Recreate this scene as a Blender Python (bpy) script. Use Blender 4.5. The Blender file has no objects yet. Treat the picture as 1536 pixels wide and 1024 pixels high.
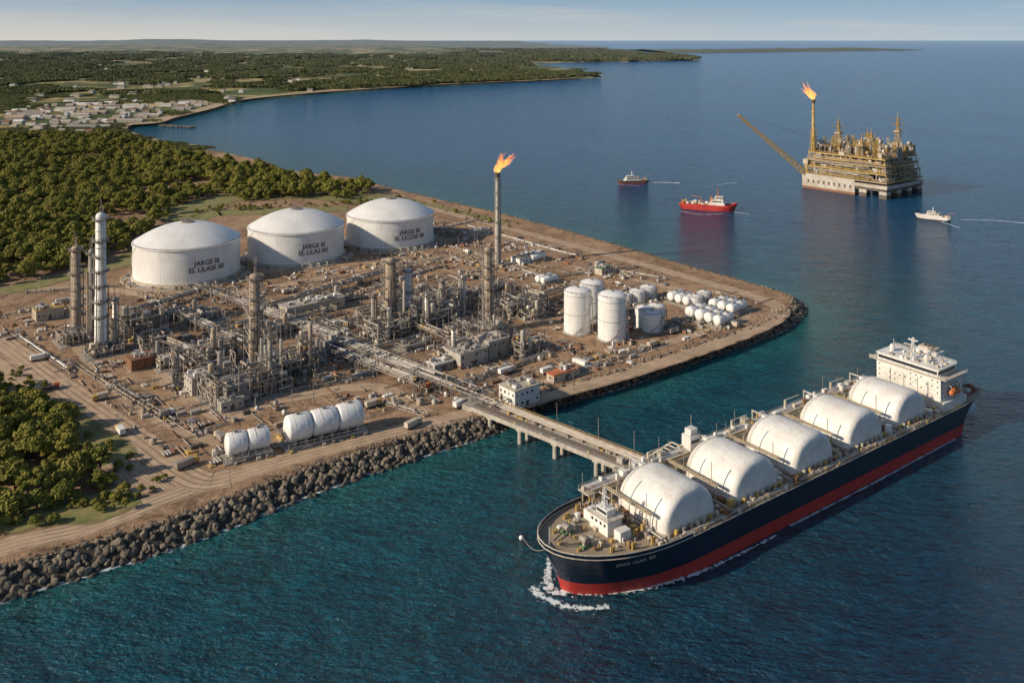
import bpy, math, random
import numpy as np
from mathutils import Vector, Matrix, noise
from mathutils.geometry import tessellate_polygon
random.seed(7)
R=random.random
U=random.uniform
scene=bpy.context.scene
H=196.0; F=1300.0; HY=60.0; LZ=6.0
GA=math.radians(40)
SX,SY,SZ=-0.82,-0.34,0.46      # direction to the sun

def G(u,v,z=LZ):
    d=(H-z)*F/(v-HY)
    return Vector(((u-768)/F*d,d,z))

# ------------------------------------------------------------ materials
def newmat(name):
    m=bpy.data.materials.new(name); m.use_nodes=True
    nt=m.node_tree; b=nt.nodes['Principled BSDF']
    return m,nt,b
def mixc(nt,fac,a,b,mode='MIX'):
    n=nt.nodes.new('ShaderNodeMix'); n.data_type='RGBA'; n.blend_type=mode
    for i,x in ((0,fac),(6,a),(7,b)):
        if hasattr(x,'links') : nt.links.new(x,n.inputs[i])
        elif i==0: n.inputs[0].default_value=x
        else: n.inputs[i].default_value=(*x,1)
    return n.outputs[2]
def ramp(nt,src,p0,p1,c0=0.0,c1=1.0):
    n=nt.nodes.new('ShaderNodeMapRange'); n.inputs[1].default_value=p0; n.inputs[2].default_value=p1
    n.inputs[3].default_value=c0; n.inputs[4].default_value=c1
    nt.links.new(src,n.inputs[0]); return n.outputs[0]
def ntex(nt,scale,detail=4,vec=None,rough=.55,dist=0,mscale=None,rot=None):
    if vec is None:
        tc=nt.nodes.new('ShaderNodeTexCoord'); vec=tc.outputs['Object']
    if mscale or rot:
        mp=nt.nodes.new('ShaderNodeMapping')
        if mscale: mp.inputs['Scale'].default_value=mscale
        if rot: mp.inputs['Rotation'].default_value=rot
        nt.links.new(vec,mp.inputs[0]); vec=mp.outputs[0]
    n=nt.nodes.new('ShaderNodeTexNoise'); n.inputs['Scale'].default_value=scale; n.inputs['Detail'].default_value=detail
    n.inputs['Roughness'].default_value=rough; n.inputs['Distortion'].default_value=dist
    nt.links.new(vec,n.inputs['Vector']); return n.outputs[0]
def mathn(nt,op,a,b=0.0):
    n=nt.nodes.new('ShaderNodeMath'); n.operation=op
    for i,x in ((0,a),(1,b)):
        if hasattr(x,'links'): nt.links.new(x,n.inputs[i])
        else: n.inputs[i].default_value=x
    return n.outputs[0]

def paint(name,c1,c2=None,scale=.25,rough=.5,metal=0.0,streak=None,sa=.5,bump=0.0,grime=None):
    m,nt,b=newmat(name)
    c2=c2 or tuple(x*.75 for x in c1)
    f=ramp(nt,ntex(nt,scale,3),.35,.65)
    col=mixc(nt,f,c1,c2)
    if streak:
        s=ramp(nt,ntex(nt,1.0,3,mscale=(1,1,.07)),.52,.75,0,sa)
        col=mixc(nt,s,col,streak)
    if grime:
        s=ramp(nt,ntex(nt,.9,4,rough=.7),.55,.7,0,.8)
        col=mixc(nt,s,col,grime)
    nt.links.new(col,b.inputs['Base Color'])
    b.inputs['Roughness'].default_value=rough; b.inputs['Metallic'].default_value=metal
    if bump:
        bp=nt.nodes.new('ShaderNodeBump'); bp.inputs['Distance'].default_value=bump
        nt.links.new(ntex(nt,1.2,3),bp.inputs['Height']); nt.links.new(bp.outputs[0],b.inputs['Normal'])
    return m
WHITE=paint('white_paint',(.76,.74,.70),(.63,.60,.55),.08,.45,streak=(.42,.33,.24),sa=.45)
WHITE2=paint('white_tank_paint',(.79,.78,.75),(.67,.65,.62),.05,.4,streak=(.46,.38,.3),sa=.55)
CREAM=paint('cream_paint',(.54,.48,.38),(.42,.36,.28),.2,.55,streak=(.25,.15,.08),sa=.6)
CONC=paint('concrete',(.36,.33,.29),(.27,.24,.21),.3,.85,streak=(.16,.12,.09),sa=.6,bump=.05)
CONC2=paint('light_concrete',(.46,.42,.36),(.36,.32,.27),.3,.85,streak=(.2,.15,.11),sa=.6,bump=.05)
STEEL=paint('galvanised_steel',(.35,.315,.28),(.25,.215,.18),.5,.5,.2,grime=(.17,.11,.07))
SILV=paint('aluminium_cladding',(.54,.5,.45),(.4,.36,.31),.4,.4,.3,grime=(.25,.18,.12))
DARK=paint('dark_steel',(.09,.08,.07),(.14,.1,.07),.5,.6,.2)
TAN=paint('weathered_column',(.42,.33,.24),(.3,.225,.155),.4,.7,streak=(.16,.1,.06),sa=.7)
RUST=paint('rusty_steel',(.26,.12,.055),(.16,.08,.045),.6,.8)
YEL=paint('yellow_paint',(.54,.36,.1),(.4,.26,.09),.5,.5,grime=(.2,.12,.06))
ORA=paint('orange_paint',(.6,.17,.04),(.45,.14,.05),.5,.5)
GREEN=paint('green_paint',(.12,.22,.12),(.1,.15,.09),.5,.6)
NAVY=paint('navy_hull_paint',(.006,.012,.030),(.009,.018,.038),.05,.3,streak=(.025,.03,.04),sa=.5)
RED=paint('red_antifouling',(.5,.04,.028),(.38,.032,.025),.1,.5,streak=(.2,.04,.03),sa=.6)
DECK=paint('ship_deck',(.38,.3,.2),(.28,.21,.14),.12,.75,grime=(.16,.12,.09))
DECKR=paint('red_deck',(.36,.09,.05),(.26,.08,.05),.2,.7)
GLASS=paint('dark_glass',(.02,.025,.03),(.03,.035,.04),.5,.12)
GRAT=paint('grating',(.24,.2,.15),(.16,.13,.1),1.0,.7,.2)
RBASE=paint('rock_fill',(.07,.055,.042),(.035,.03,.026),.5,.9,bump=.5)
def tankmat():
    m,nt,b=newmat('cargo_tank_cover')
    col=mixc(nt,ramp(nt,ntex(nt,.12,4),.35,.65),(.75,.73,.69),(.66,.62,.56))
    col=mixc(nt,ramp(nt,ntex(nt,.8,3,mscale=(1,1,.08)),.5,.75,0,.3),col,(.45,.38,.3))
    tc=nt.nodes.new('ShaderNodeTexCoord'); sp=nt.nodes.new('ShaderNodeSeparateXYZ'); nt.links.new(tc.outputs['Object'],sp.inputs[0])
    def seam(o,per):
        a=mathn(nt,'FRACT',mathn(nt,'DIVIDE',sp.outputs[o],per)); return mathn(nt,'LESS_THAN',a,.035)
    s=mathn(nt,'MAXIMUM',seam(0,3.3),seam(1,3.7)); 
    col=mixc(nt,mathn(nt,'MULTIPLY',s,.35),col,(.4,.36,.3))
    nt.links.new(col,b.inputs['Base Color']); b.inputs['Roughness'].default_value=.5
    bp=nt.nodes.new('ShaderNodeBump'); bp.inputs['Distance'].default_value=.35
    nt.links.new(ntex(nt,.25,3),bp.inputs['Height']); nt.links.new(bp.outputs[0],b.inputs['Normal'])
    return m
CARGO=tankmat()
def rockmat():
    m,nt,b=newmat('armour_rock')
    oi=nt.nodes.new('ShaderNodeObjectInfo')
    c=mixc(nt,oi.outputs['Random'],(.22,.175,.125),(.05,.044,.037))
    c=mixc(nt,ramp(nt,ntex(nt,.9,4,rough=.7),.42,.65,0,.6),c,(.24,.195,.14))
    tc=nt.nodes.new('ShaderNodeNewGeometry'); sp=nt.nodes.new('ShaderNodeSeparateXYZ'); nt.links.new(tc.outputs['Position'],sp.inputs[0])
    c=mixc(nt,ramp(nt,sp.outputs[2],.3,2.0,.8,0),c,(.02,.02,.018))
    nt.links.new(c,b.inputs['Base Color']); b.inputs['Roughness'].default_value=.85
    return m
ROCK=rockmat()
def leafmat(name,a,b_,c_,haze=False):
    m,nt,b=newmat(name)
    oi=nt.nodes.new('ShaderNodeObjectInfo')
    c=mixc(nt,oi.outputs['Random'],a,b_)
    c=mixc(nt,ramp(nt,ntex(nt,.35,2),.4,.65),c,c_)
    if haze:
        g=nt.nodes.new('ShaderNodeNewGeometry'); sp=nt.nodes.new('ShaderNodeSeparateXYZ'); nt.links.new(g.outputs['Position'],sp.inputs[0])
        c=mixc(nt,ramp(nt,sp.outputs[1],3000,14000,0,.6),c,(.15,.18,.18))  # aerial haze painted into the leaf colour, growing with world Y
    nt.links.new(c,b.inputs['Base Color']); b.inputs['Roughness'].default_value=.75
    b.inputs['Specular IOR Level'].default_value=.2
    return m
LEAF=leafmat('foliage',(.085,.11,.016),(.2,.18,.032),(.25,.22,.045))
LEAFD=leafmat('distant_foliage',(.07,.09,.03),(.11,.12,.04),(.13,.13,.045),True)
BARK=paint('bark',(.1,.07,.05),None,1,.9)
def groundmat():
    m,nt,b=newmat('bare_earth')
    tc=nt.nodes.new('ShaderNodeTexCoord'); o=tc.outputs['Object']
    c=mixc(nt,ramp(nt,ntex(nt,.02,4,o,.6),.38,.62),(.42,.27,.162),(.26,.162,.098))
    c=mixc(nt,ramp(nt,ntex(nt,.09,5,o,.7,1.5),.5,.68,0,.75),c,(.5,.35,.22))
    c=mixc(nt,ramp(nt,ntex(nt,.05,5,o,.75,2),.53,.63,0,.8),c,(.105,.066,.044))
    c=mixc(nt,ramp(nt,ntex(nt,.12,4,o,.7,1,mscale=(1,.15,1),rot=(0,0,-GA)),.54,.65,0,.55),c,(.14,.095,.065))
    c=mixc(nt,ramp(nt,ntex(nt,.9,3,o,.7),.35,.7,0,.4),c,(.13,.09,.065))
    sp=nt.nodes.new('ShaderNodeSeparateXYZ'); nt.links.new(o,sp.inputs[0])
    far=ramp(nt,sp.outputs[1],1350,1700)
    mp=nt.nodes.new('ShaderNodeMapping'); mp.inputs['Rotation'].default_value=(0,0,.5); nt.links.new(o,mp.inputs[0])
    vo=nt.nodes.new('ShaderNodeTexVoronoi'); vo.inputs['Scale'].default_value=.0032; nt.links.new(mp.outputs[0],vo.inputs['Vector'])
    sv=nt.nodes.new('ShaderNodeSeparateColor'); nt.links.new(vo.outputs['Color'],sv.inputs[0])
    fc=mixc(nt,ramp(nt,sv.outputs[0],.5,.52),(.11,.125,.05),(.4,.3,.14))
    fc=mixc(nt,ramp(nt,sv.outputs[1],.68,.7),fc,(.5,.38,.18))
    fc=mixc(nt,ramp(nt,ntex(nt,.004,4,o,.65),.48,.54),fc,(.07,.09,.033))
    fc=mixc(nt,ramp(nt,ntex(nt,.02,3,o,.65),.45,.6,0,.5),fc,(.08,.1,.04))
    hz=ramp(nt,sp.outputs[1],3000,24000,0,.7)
    fc=mixc(nt,hz,fc,(.2,.26,.31))  # distance haze mixed into the field base colour, no real atmosphere
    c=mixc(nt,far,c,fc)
    nt.links.new(c,b.inputs['Base Color']); b.inputs['Roughness'].default_value=.95
    b.inputs['Specular IOR Level'].default_value=.15
    bp=nt.nodes.new('ShaderNodeBump'); bp.inputs['Distance'].default_value=.6; bp.inputs['Strength'].default_value=.9
    nt.links.new(ntex(nt,.35,4,o,.7),bp.inputs['Height']); nt.links.new(bp.outputs[0],b.inputs['Normal'])
    return m
GROUND=groundmat()
def softsheet(name,c1,c2,scale,edge=.25,ruts=False,amax=1.0,nz=.9):
    """sheet with irregular edges (UV.x across 0..1)"""
    m,nt,b=newmat(name)
    uv=nt.nodes.new('ShaderNodeUVMap'); sp=nt.nodes.new('ShaderNodeSeparateXYZ'); nt.links.new(uv.outputs[0],sp.inputs[0])
    e=mathn(nt,'ABSOLUTE',mathn(nt,'SUBTRACT',sp.outputs[0],.5))
    n=ntex(nt,scale,5,rough=.7)
    k=mathn(nt,'ADD',e,mathn(nt,'MULTIPLY',mathn(nt,'SUBTRACT',n,.5),nz))
    a=ramp(nt,k,.5-edge,.5-edge+.15,amax,0)
    hard=ramp(nt,e,.44,.5,1,0); a=mathn(nt,'MULTIPLY',a,hard)
    c=mixc(nt,ramp(nt,ntex(nt,.15,4),.35,.65),c1,c2)
    if ruts:
        w=mathn(nt,'SINE',mathn(nt,'MULTIPLY',sp.outputs[0],32.0))
        w=mathn(nt,'MULTIPLY',ramp(nt,w,.3,.9),ramp(nt,ntex(nt,.06,3),.35,.6,.2,.9))
        c=mixc(nt,w,c,tuple(x*.4 for x in c1))
    nt.links.new(c,b.inputs['Base Color']); b.inputs['Roughness'].default_value=.9
    nt.links.new(a,b.inputs['Alpha'])
    return m
ROAD=softsheet('dirt_road',(.52,.375,.245),(.38,.265,.175),.12,edge=.13,ruts=True,amax=.95,nz=.5)
GRASSM=softsheet('rough_grass',(.15,.155,.045),(.25,.21,.085),.06,edge=.2)
BEACH=softsheet('beach_sand',(.46,.34,.22),(.33,.25,.16),.02,edge=.1,nz=.5)
FOAM=softsheet('sea_foam',(.75,.8,.8),(.6,.7,.72),.35,edge=.44,amax=.8)
FOAMB=softsheet('bow_foam',(.8,.84,.84),(.6,.7,.74),.55,edge=.43,amax=.9,nz=1.5)
FOAM2=softsheet('wake_foam',(.7,.76,.8),(.5,.62,.7),.25,edge=.40,amax=.7)

# ------------------------------------------------------------ mesh builder
class MB:
    def __init__(s): s.v=[];s.f=[];s.m=[];s.s=[];s.mats=[]
    def add(s,vs,fs,mat,sm=False):
        if mat not in s.mats: s.mats.append(mat)
        i=s.mats.index(mat); o=len(s.v); s.v.extend([tuple(v) for v in vs])
        for f in fs: s.f.append([o+k for k in f]); s.m.append(i); s.s.append(sm)
    def box(s,x0,y0,z0,x1,y1,z1,mat):
        if x0>x1:x0,x1=x1,x0
        if y0>y1:y0,y1=y1,y0
        v=[(x0,y0,z0),(x1,y0,z0),(x1,y1,z0),(x0,y1,z0),(x0,y0,z1),(x1,y0,z1),(x1,y1,z1),(x0,y1,z1)]
        s.add(v,[(0,3,2,1),(4,5,6,7),(0,1,5,4),(1,2,6,5),(2,3,7,6),(3,0,4,7)],mat)
    def bx(s,cx,cy,z,w,l,h,mat): s.box(cx-w/2,cy-l/2,z,cx+w/2,cy+l/2,z+h,mat)
    def lathe(s,o,ax,prof,n,mat,sm=True):
        o=Vector(o); ax=Vector(ax).normalized()
        t=Vector((0,0,1)) if abs(ax.z)<.9 else Vector((1,0,0))
        a=ax.cross(t).normalized(); b=ax.cross(a)
        vs=[];fs=[]
        for h,r in prof:
            for k in range(n):
                an=2*math.pi*k/n
                vs.append(o+ax*h+(a*math.cos(an)+b*math.sin(an))*r)
        for j in range(len(prof)-1):
            for k in range(n):
                k2=(k+1)%n
                fs.append((j*n+k,j*n+k2,(j+1)*n+k2,(j+1)*n+k))
        s.add(vs,fs,mat,sm)
    def cyl(s,p0,p1,r,mat,n=8,r1=None,caps=True):
        p0=Vector(p0);p1=Vector(p1);L=(p1-p0).length
        if L<1e-4:return
        r1=r if r1 is None else r1
        s.lathe(p0,p1-p0,[(0,r),(L,r1)],n,mat,n>5)
        if caps and n>3:
            s.lathe(p0,p1-p0,[(0,r),(0,.001)],n,mat,False); s.lathe(p0,p1-p0,[(L,r1),(L,.001)],n,mat,False)
    def bar(s,p0,p1,w,mat): s.cyl(p0,p1,w*.7,mat,4,caps=False)
    def drum(s,p0,p1,r,mat,n=16,e=.45):
        p0=Vector(p0);p1=Vector(p1);L=(p1-p0).length
        pr=[(r*e*(1-math.cos(math.pi/2*k/5)),max(.001,r*math.sin(math.pi/2*k/5))) for k in range(6)]
        pr2=[(L-h,q) for h,q in reversed(pr)]
        s.lathe(p0,p1-p0,pr+pr2,n,mat)
    def pipe(s,pts,r,mat,n=8):
        for a,b in zip(pts[:-1],pts[1:]):
            a=Vector(a);b=Vector(b); d=(b-a)
            if d.length<.01: continue
            d.normalize(); s.cyl(a-d*r*.7,b+d*r*.7,r,mat,n,caps=False)
    def rail(s,pts,h,mat,step=3.0,w=.1):
        for a,b in zip(pts[:-1],pts[1:]):
            a=Vector(a);b=Vector(b);L=(b-a).length;k=max(1,int(L/step))
            for i in range(k+1):
                p=a.lerp(b,i/k); s.bar(p,p+Vector((0,0,h)),w,mat)
            for z in (h*.5,h): s.bar(a+Vector((0,0,z)),b+Vector((0,0,z)),w,mat)
    def lattice(s,p0,p1,w0,w1,n,mat,t=.3):
        p0=Vector(p0);p1=Vector(p1);ax=(p1-p0).normalized()
        q=Vector((0,0,1)) if abs(ax.z)<.9 else Vector((1,0,0))
        a=ax.cross(q).normalized();b=ax.cross(a)
        lv=[]
        for i in range(n+1):
            c=p0.lerp(p1,i/n);w=(w0+(w1-w0)*i/n)/2
            lv.append([c+a*w*x+b*w*y for x,y in((-1,-1),(1,-1),(1,1),(-1,1))])
        for i in range(n):
            for k in range(4):
                s.bar(lv[i][k],lv[i+1][k],t,mat); k2=(k+1)%4
                if i%2: s.bar(lv[i][k],lv[i+1][k2],t*.7,mat)
                else: s.bar(lv[i][k2],lv[i+1][k],t*.7,mat)
                s.bar(lv[i+1][k],lv[i+1][k2],t*.7,mat)
    def build(s,name,loc=(0,0,0),rz=0,uv=None):
        me=bpy.data.meshes.new(name); me.from_pydata(s.v,[],s.f); 
        for m in s.mats: me.materials.append(m)
        me.polygons.foreach_set('material_index',s.m); me.polygons.foreach_set('use_smooth',s.s)
        me.update()
        o=bpy.data.objects.new(name,me); scene.collection.objects.link(o)
        o.location=loc; o.rotation_euler=(0,0,rz)
        return o
def rot2(v,a): return Vector((v[0]*math.cos(a)-v[1]*math.sin(a),v[0]*math.sin(a)+v[1]*math.cos(a),0))
def inpoly(x,y,P):
    c=False;j=len(P)-1
    for i in range(len(P)):
        xi,yi=P[i][0],P[i][1];xj,yj=P[j][0],P[j][1]
        if (yi>y)!=(yj>y) and x<(xj-xi)*(y-yi)/(yj-yi)+xi: c=not c
        j=i
    return c
def catmull(P,sub=8):
    out=[];P=[Vector(p) for p in P]
    for i in range(len(P)-1):
        a=P[max(i-1,0)];b=P[i];c=P[i+1];d=P[min(i+2,len(P)-1)]
        for k in range(sub):
            t=k/sub
            out.append(.5*((2*b)+(c-a)*t+(2*a-5*b+4*c-d)*t*t+(3*b-a-3*c+d)*t**3))
    out.append(P[-1]);return out

# ------------------------------------------------------------ coast
def C(u,v): p=G(u,v,0); return (p.x,p.y)
coast=[(-900,-200,8),(-420,120,8),(-243,250,10)]
for u,v,w in [(0,903,10),(60,884,10),(130,862,10),(240,830,10),(330,797,10),(400,768,10),(480,737,10),(560,708,10),(640,683,10),(700,664,10),(752,646,9),
    (768,630,6),(790,618,6),(830,611,8),(890,594,9),(950,577,9),(1050,541,9),(1130,514,9),(1180,494,9),(1204,474,9),(1208,462,9),(1196,452,9),
    (1150,437,9),(1060,412,9),(960,383,8),(860,354,8),(760,327,8),(680,309,8),(610,292,8),(575,283,8),(540,272,10),(480,265,12),(430,259,12),(408,247,12),(350,234,12),(300,224,14),
    (240,216,14),(205,207,14),(186,198,14),(196,191,14),(235,188,14),(262,180,16),(318,166,16),(368,152,16),(480,141,18),(600,133,20),(700,127,20),(800,123,20),(870,119,20),(905,115,20),(880,108,25),
    (830,101,25),(800,96,30),(850,94,30),(930,93,30),(1045,90.5,30),(1052,88,30),(1000,83,40),(950,79,40),(900,76,40)]:
    x,y=C(u,v); coast.append((x,y,w))
coast+=[(2600,23000,60),(1500,40000,60),(1000,90000,60),(1000,150000,60)]
closing=[(-150000,150000),(-150000,-2000),(-900,-2000)]
wl=[(c[0],c[1]) for c in coast]
poly=wl+closing
area=sum(poly[i][0]*poly[(i+1)%len(poly)][1]-poly[(i+1)%len(poly)][0]*poly[i][1] for i in range(len(poly)))
sgn=1 if area>0 else -1
top=[];low=[]
for i,(x,y,w) in enumerate(coast):
    a=Vector(wl[max(i-1,0)]);b=Vector(wl[min(i+1,len(wl)-1)]); t=(b-a).normalized()
    n=Vector((-t.y,t.x))*sgn
    top.append((x+n.x*w,y+n.y*w)); low.append((x-n.x*w*.6,y-n.y*w*.6))
M=MB()
tp=top+closing
v3=[Vector((x,y,0)) for x,y in tp]
tris=tessellate_polygon([v3])
fs=[]
for t in tris:
    a,b,c=[v3[k] for k in t]
    if (b-a).cross(c-a).z<0: t=(t[0],t[2],t[1])
    fs.append(t)
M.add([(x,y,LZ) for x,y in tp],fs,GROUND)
n=len(top)
vv=[(x,y,LZ) for x,y in top]+[(x,y,0) for x,y in wl]+[(x,y,-4) for x,y in low]
M.add(vv,[(i,i+1,n+i+1,n+i) for i in range(0,31)]+[(n+i,n+i+1,2*n+i+1,2*n+i) for i in range(0,31)],RBASE)
M.add(vv,[(i,i+1,n+i+1,n+i) for i in range(31,n-1)]+[(n+i,n+i+1,2*n+i+1,2*n+i) for i in range(31,n-1)],GROUND)
M.build('land')
landpoly=tp

sheetz=[LZ+.02]
def strip(name,pts,width,mat,z=None,sub=8,wend=None):
    if z is None: sheetz[0]+=.012; z=sheetz[0]
    P=catmull(pts,sub); vs=[];fs=[]
    for i,p in enumerate(P):
        a=P[max(i-1,0)];b=P[min(i+1,len(P)-1)];t=(b-a);t.z=0;t.normalize();nn=Vector((-t.y,t.x,0))
        w=width if wend is None else width+(wend-width)*i/(len(P)-1)
        vs+= [(p.x+nn.x*w/2,p.y+nn.y*w/2,z),(p.x-nn.x*w/2,p.y-nn.y*w/2,z)]
    for i in range(len(P)-1): fs.append((2*i,2*i+1,2*i+3,2*i+2))
    me=bpy.data.meshes.new(name); me.from_pydata(vs,[],fs); me.materials.append(mat)
    ul=me.uv_layers.new(name='UVMap')
    for p in me.polygons:
        for li,vi in zip(p.loop_indices,p.vertices): ul.data[li].uv=(vi%2, vi//2)
    o=bpy.data.objects.new(name,me); scene.collection.objects.link(o); return o
def GP(l): return [G(u,v) for u,v in l]
strip('dirt_road',GP([(-200,905),(0,822),(130,790),(250,745),(340,716),(480,676),(620,640),(700,622),(760,604)]),15,ROAD)
strip('dirt_road',GP([(-60,470),(0,512),(100,585),(200,655),(290,718),(345,716)]),18,ROAD)
strip('dirt_road',GP([(0,560),(60,610),(130,670),(215,742)]),11,ROAD)
strip('dirt_road',GP([(780,605),(850,585),(940,560),(1060,521),(1140,490),(1170,468),(1145,449),(1050,421),(900,379),(760,342),(640,311),(600,302)]),15,ROAD)
strip('dirt_road',GP([(-60,440),(100,432),(190,438),(260,450),(340,440),(440,425),(560,400),(680,385),(800,370),(860,372)]),13,ROAD)
strip('dirt_road',GP([(240,560),(330,625),(420,600),(560,580),(640,620)]),12,ROAD)
strip('dirt_road',GP([(380,445),(480,480),(600,540),(740,590)]),9,ROAD)
strip('dirt_road',GP([(800,580),(1000,515),(1120,470),(1000,430),(860,405)]),10,ROAD)
strip('dirt_road',GP([(100,500),(180,590),(260,640),(420,690)]),9,ROAD)
strip('dirt_road',GP([(-80,500),(0,545),(120,640),(250,735)]),8,ROAD)
for pts,w in [([(200,395),(300,325),(380,318),(520,312)],45),([(240,330),(330,300),(440,292),(570,300)],70),([(0,440),(60,425),(200,392)],30),
              ([(-80,600),(60,625),(150,700)],40),([(-120,800),(0,775),(120,765),(200,740)],30),([(560,290),(640,306),(760,335)],14)]:
    strip('rough_grass',GP(pts),w,GRASSM)
strip('beach',[Vector((x,y,0)) for x,y in top[38:52]],44,BEACH)

# ------------------------------------------------------------ sea
def axis(lo,hi,step,far):
    a=list(np.arange(lo,hi+1,step)); s=step; x=a[-1]
    while x<far: s*=1.35; x+=s; a.append(x)
    s=step;x=a[0]
    while x>-far: s*=1.35;x-=s;a.insert(0,x)
    return np.array(a)
xs=axis(-500,900,12,170000); ys=axis(0,1500,12,170000)
ys=ys[ys>-20000]
X,Y=np.meshgrid(xs,ys); pts=np.stack([X.ravel(),Y.ravel()],1)
dist=np.full(len(pts),1e9)
W=np.array(wl)
for i in range(len(W)-1):
    a=W[i];b=W[i+1];ab=b-a; t=np.clip(((pts-a)@ab)/(ab@ab),0,1)
    q=a+t[:,None]*ab; dist=np.minimum(dist,np.hypot(*(pts-q).T))
nx=len(xs);ny=len(ys)
idx=np.arange(nx*ny).reshape(ny,nx)
faces=np.stack([idx[:-1,:-1],idx[:-1,1:],idx[1:,1:],idx[1:,:-1]],-1).reshape(-1,4)
me=bpy.data.meshes.new('sea'); me.from_pydata(np.column_stack([pts,np.zeros(len(pts))]).tolist(),[],faces.tolist())
at=me.attributes.new('shore','FLOAT','POINT'); at.data.foreach_set('value',np.minimum(dist,5000).astype(np.float32))
def seamat():
    m,nt,b=newmat('sea_water')
    tc=nt.nodes.new('ShaderNodeTexCoord'); o=tc.outputs['Object']
    at=nt.nodes.new('ShaderNodeAttribute'); at.attribute_name='shore'; d=at.outputs['Fac']
    sp=nt.nodes.new('ShaderNodeSeparateXYZ'); nt.links.new(o,sp.inputs[0])
    big=ntex(nt,.006,4,o,.6,mscale=(1,.5,1))
    h0=ntex(nt,.014,3,o,.6,.4,mscale=(1,1.5,1),rot=(0,0,.5))
    h1=ntex(nt,.045,3,o,.6,.3,mscale=(1,1.7,1),rot=(0,0,.6))
    h2=ntex(nt,.17,4,o,.62,.25,mscale=(1,2.0,1),rot=(0,0,.4))
    h3=ntex(nt,.42,4,o,.62,.2,mscale=(1,1.8,1),rot=(0,0,-.1))
    dn=mathn(nt,'ADD',d,mathn(nt,'MULTIPLY',mathn(nt,'SUBTRACT',big,.5),70.0))
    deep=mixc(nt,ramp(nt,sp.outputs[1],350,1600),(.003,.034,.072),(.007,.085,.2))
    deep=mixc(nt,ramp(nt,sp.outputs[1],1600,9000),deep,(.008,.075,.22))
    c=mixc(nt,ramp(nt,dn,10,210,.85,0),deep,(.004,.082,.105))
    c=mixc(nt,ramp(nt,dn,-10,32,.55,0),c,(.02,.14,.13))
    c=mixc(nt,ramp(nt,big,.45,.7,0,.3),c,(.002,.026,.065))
    # crest light scatter and dark troughs painted into the base colour (wave height at two scales)
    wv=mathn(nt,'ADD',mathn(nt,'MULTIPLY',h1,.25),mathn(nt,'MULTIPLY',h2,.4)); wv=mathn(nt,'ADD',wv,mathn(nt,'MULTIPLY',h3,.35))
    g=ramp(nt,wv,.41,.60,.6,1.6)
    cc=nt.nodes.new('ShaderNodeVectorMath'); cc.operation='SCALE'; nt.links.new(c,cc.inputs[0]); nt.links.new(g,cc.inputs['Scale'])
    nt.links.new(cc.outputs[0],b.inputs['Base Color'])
    b.inputs['Roughness'].default_value=.12; b.inputs['IOR'].default_value=1.33
    hh=mathn(nt,'ADD',mathn(nt,'MULTIPLY',h1,4.5),mathn(nt,'MULTIPLY',h2,4.4))
    hh=mathn(nt,'ADD',hh,mathn(nt,'MULTIPLY',h3,2.3))
    hh=mathn(nt,'ADD',hh,mathn(nt,'MULTIPLY',h0,7.0))
    bp=nt.nodes.new('ShaderNodeBump'); bp.inputs['Distance'].default_value=1.0; bp.inputs['Strength'].default_value=1.0
    nt.links.new(hh,bp.inputs['Height']); nt.links.new(bp.outputs[0],b.inputs['Normal'])
    return m
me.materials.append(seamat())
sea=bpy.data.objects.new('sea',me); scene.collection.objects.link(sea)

near=[Vector((x,y,0)) for x,y in wl[2:14]]
strip('shore_foam',near,8,FOAM,z=.25,sub=6)
strip('shore_foam',[Vector((x,y,0)) for x,y in wl[16:40]],6,FOAM,z=.22,sub=4)
strip('shore_foam',[Vector((x,y,0)) for x,y in wl[40:58]],26,FOAM,z=.3,sub=4)

# ------------------------------------------------------------ instancing
def scatter(name,pts,coll):
    me=bpy.data.meshes.new(name); me.from_pydata([p[0] for p in pts],[],[])
    a=me.attributes.new('rot','FLOAT_VECTOR','POINT'); a.data.foreach_set('vector',[c for p in pts for c in p[1]])
    a=me.attributes.new('scl','FLOAT_VECTOR','POINT'); a.data.foreach_set('vector',[c for p in pts for c in p[2]])
    nobj=len(coll.objects)
    a=me.attributes.new('ix','INT','POINT'); a.data.foreach_set('value',[random.randrange(nobj) for p in pts])
    o=bpy.data.objects.new(name,me); scene.collection.objects.link(o)
    ng=bpy.data.node_groups.new(name,'GeometryNodeTree')
    ng.interface.new_socket('Geometry',in_out='INPUT',socket_type='NodeSocketGeometry')
    ng.interface.new_socket('Geometry',in_out='OUTPUT',socket_type='NodeSocketGeometry')
    gi=ng.nodes.new('NodeGroupInput');go=ng.nodes.new('NodeGroupOutput')
    ip=ng.nodes.new('GeometryNodeInstanceOnPoints'); ci=ng.nodes.new('GeometryNodeCollectionInfo')
    ci.inputs[0].default_value=coll; ci.inputs[1].default_value=True; ci.inputs[2].default_value=True
    ip.inputs['Pick Instance'].default_value=True
    def na(n,t):
        x=ng.nodes.new('GeometryNodeInputNamedAttribute'); x.data_type=t; x.inputs[0].default_value=n; return x.outputs[0]
    L=ng.links.new
    L(gi.outputs[0],ip.inputs['Points']);L(ci.outputs[0],ip.inputs['Instance'])
    L(na('ix','INT'),ip.inputs['Instance Index']); L(na('scl','FLOAT_VECTOR'),ip.inputs['Scale'])
    er=ng.nodes.new('FunctionNodeEulerToRotation'); L(na('rot','FLOAT_VECTOR'),er.inputs[0]); L(er.outputs[0],ip.inputs['Rotation'])
    L(ip.outputs[0],go.inputs[0])
    md=o.modifiers.new('instances','NODES'); md.node_group=ng
    return o
def libobj(M,name,coll):
    o=M.build(name); scene.collection.objects.unlink(o); coll.objects.link(o); return o
TREES=bpy.data.collections.new('tree_library')
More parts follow.
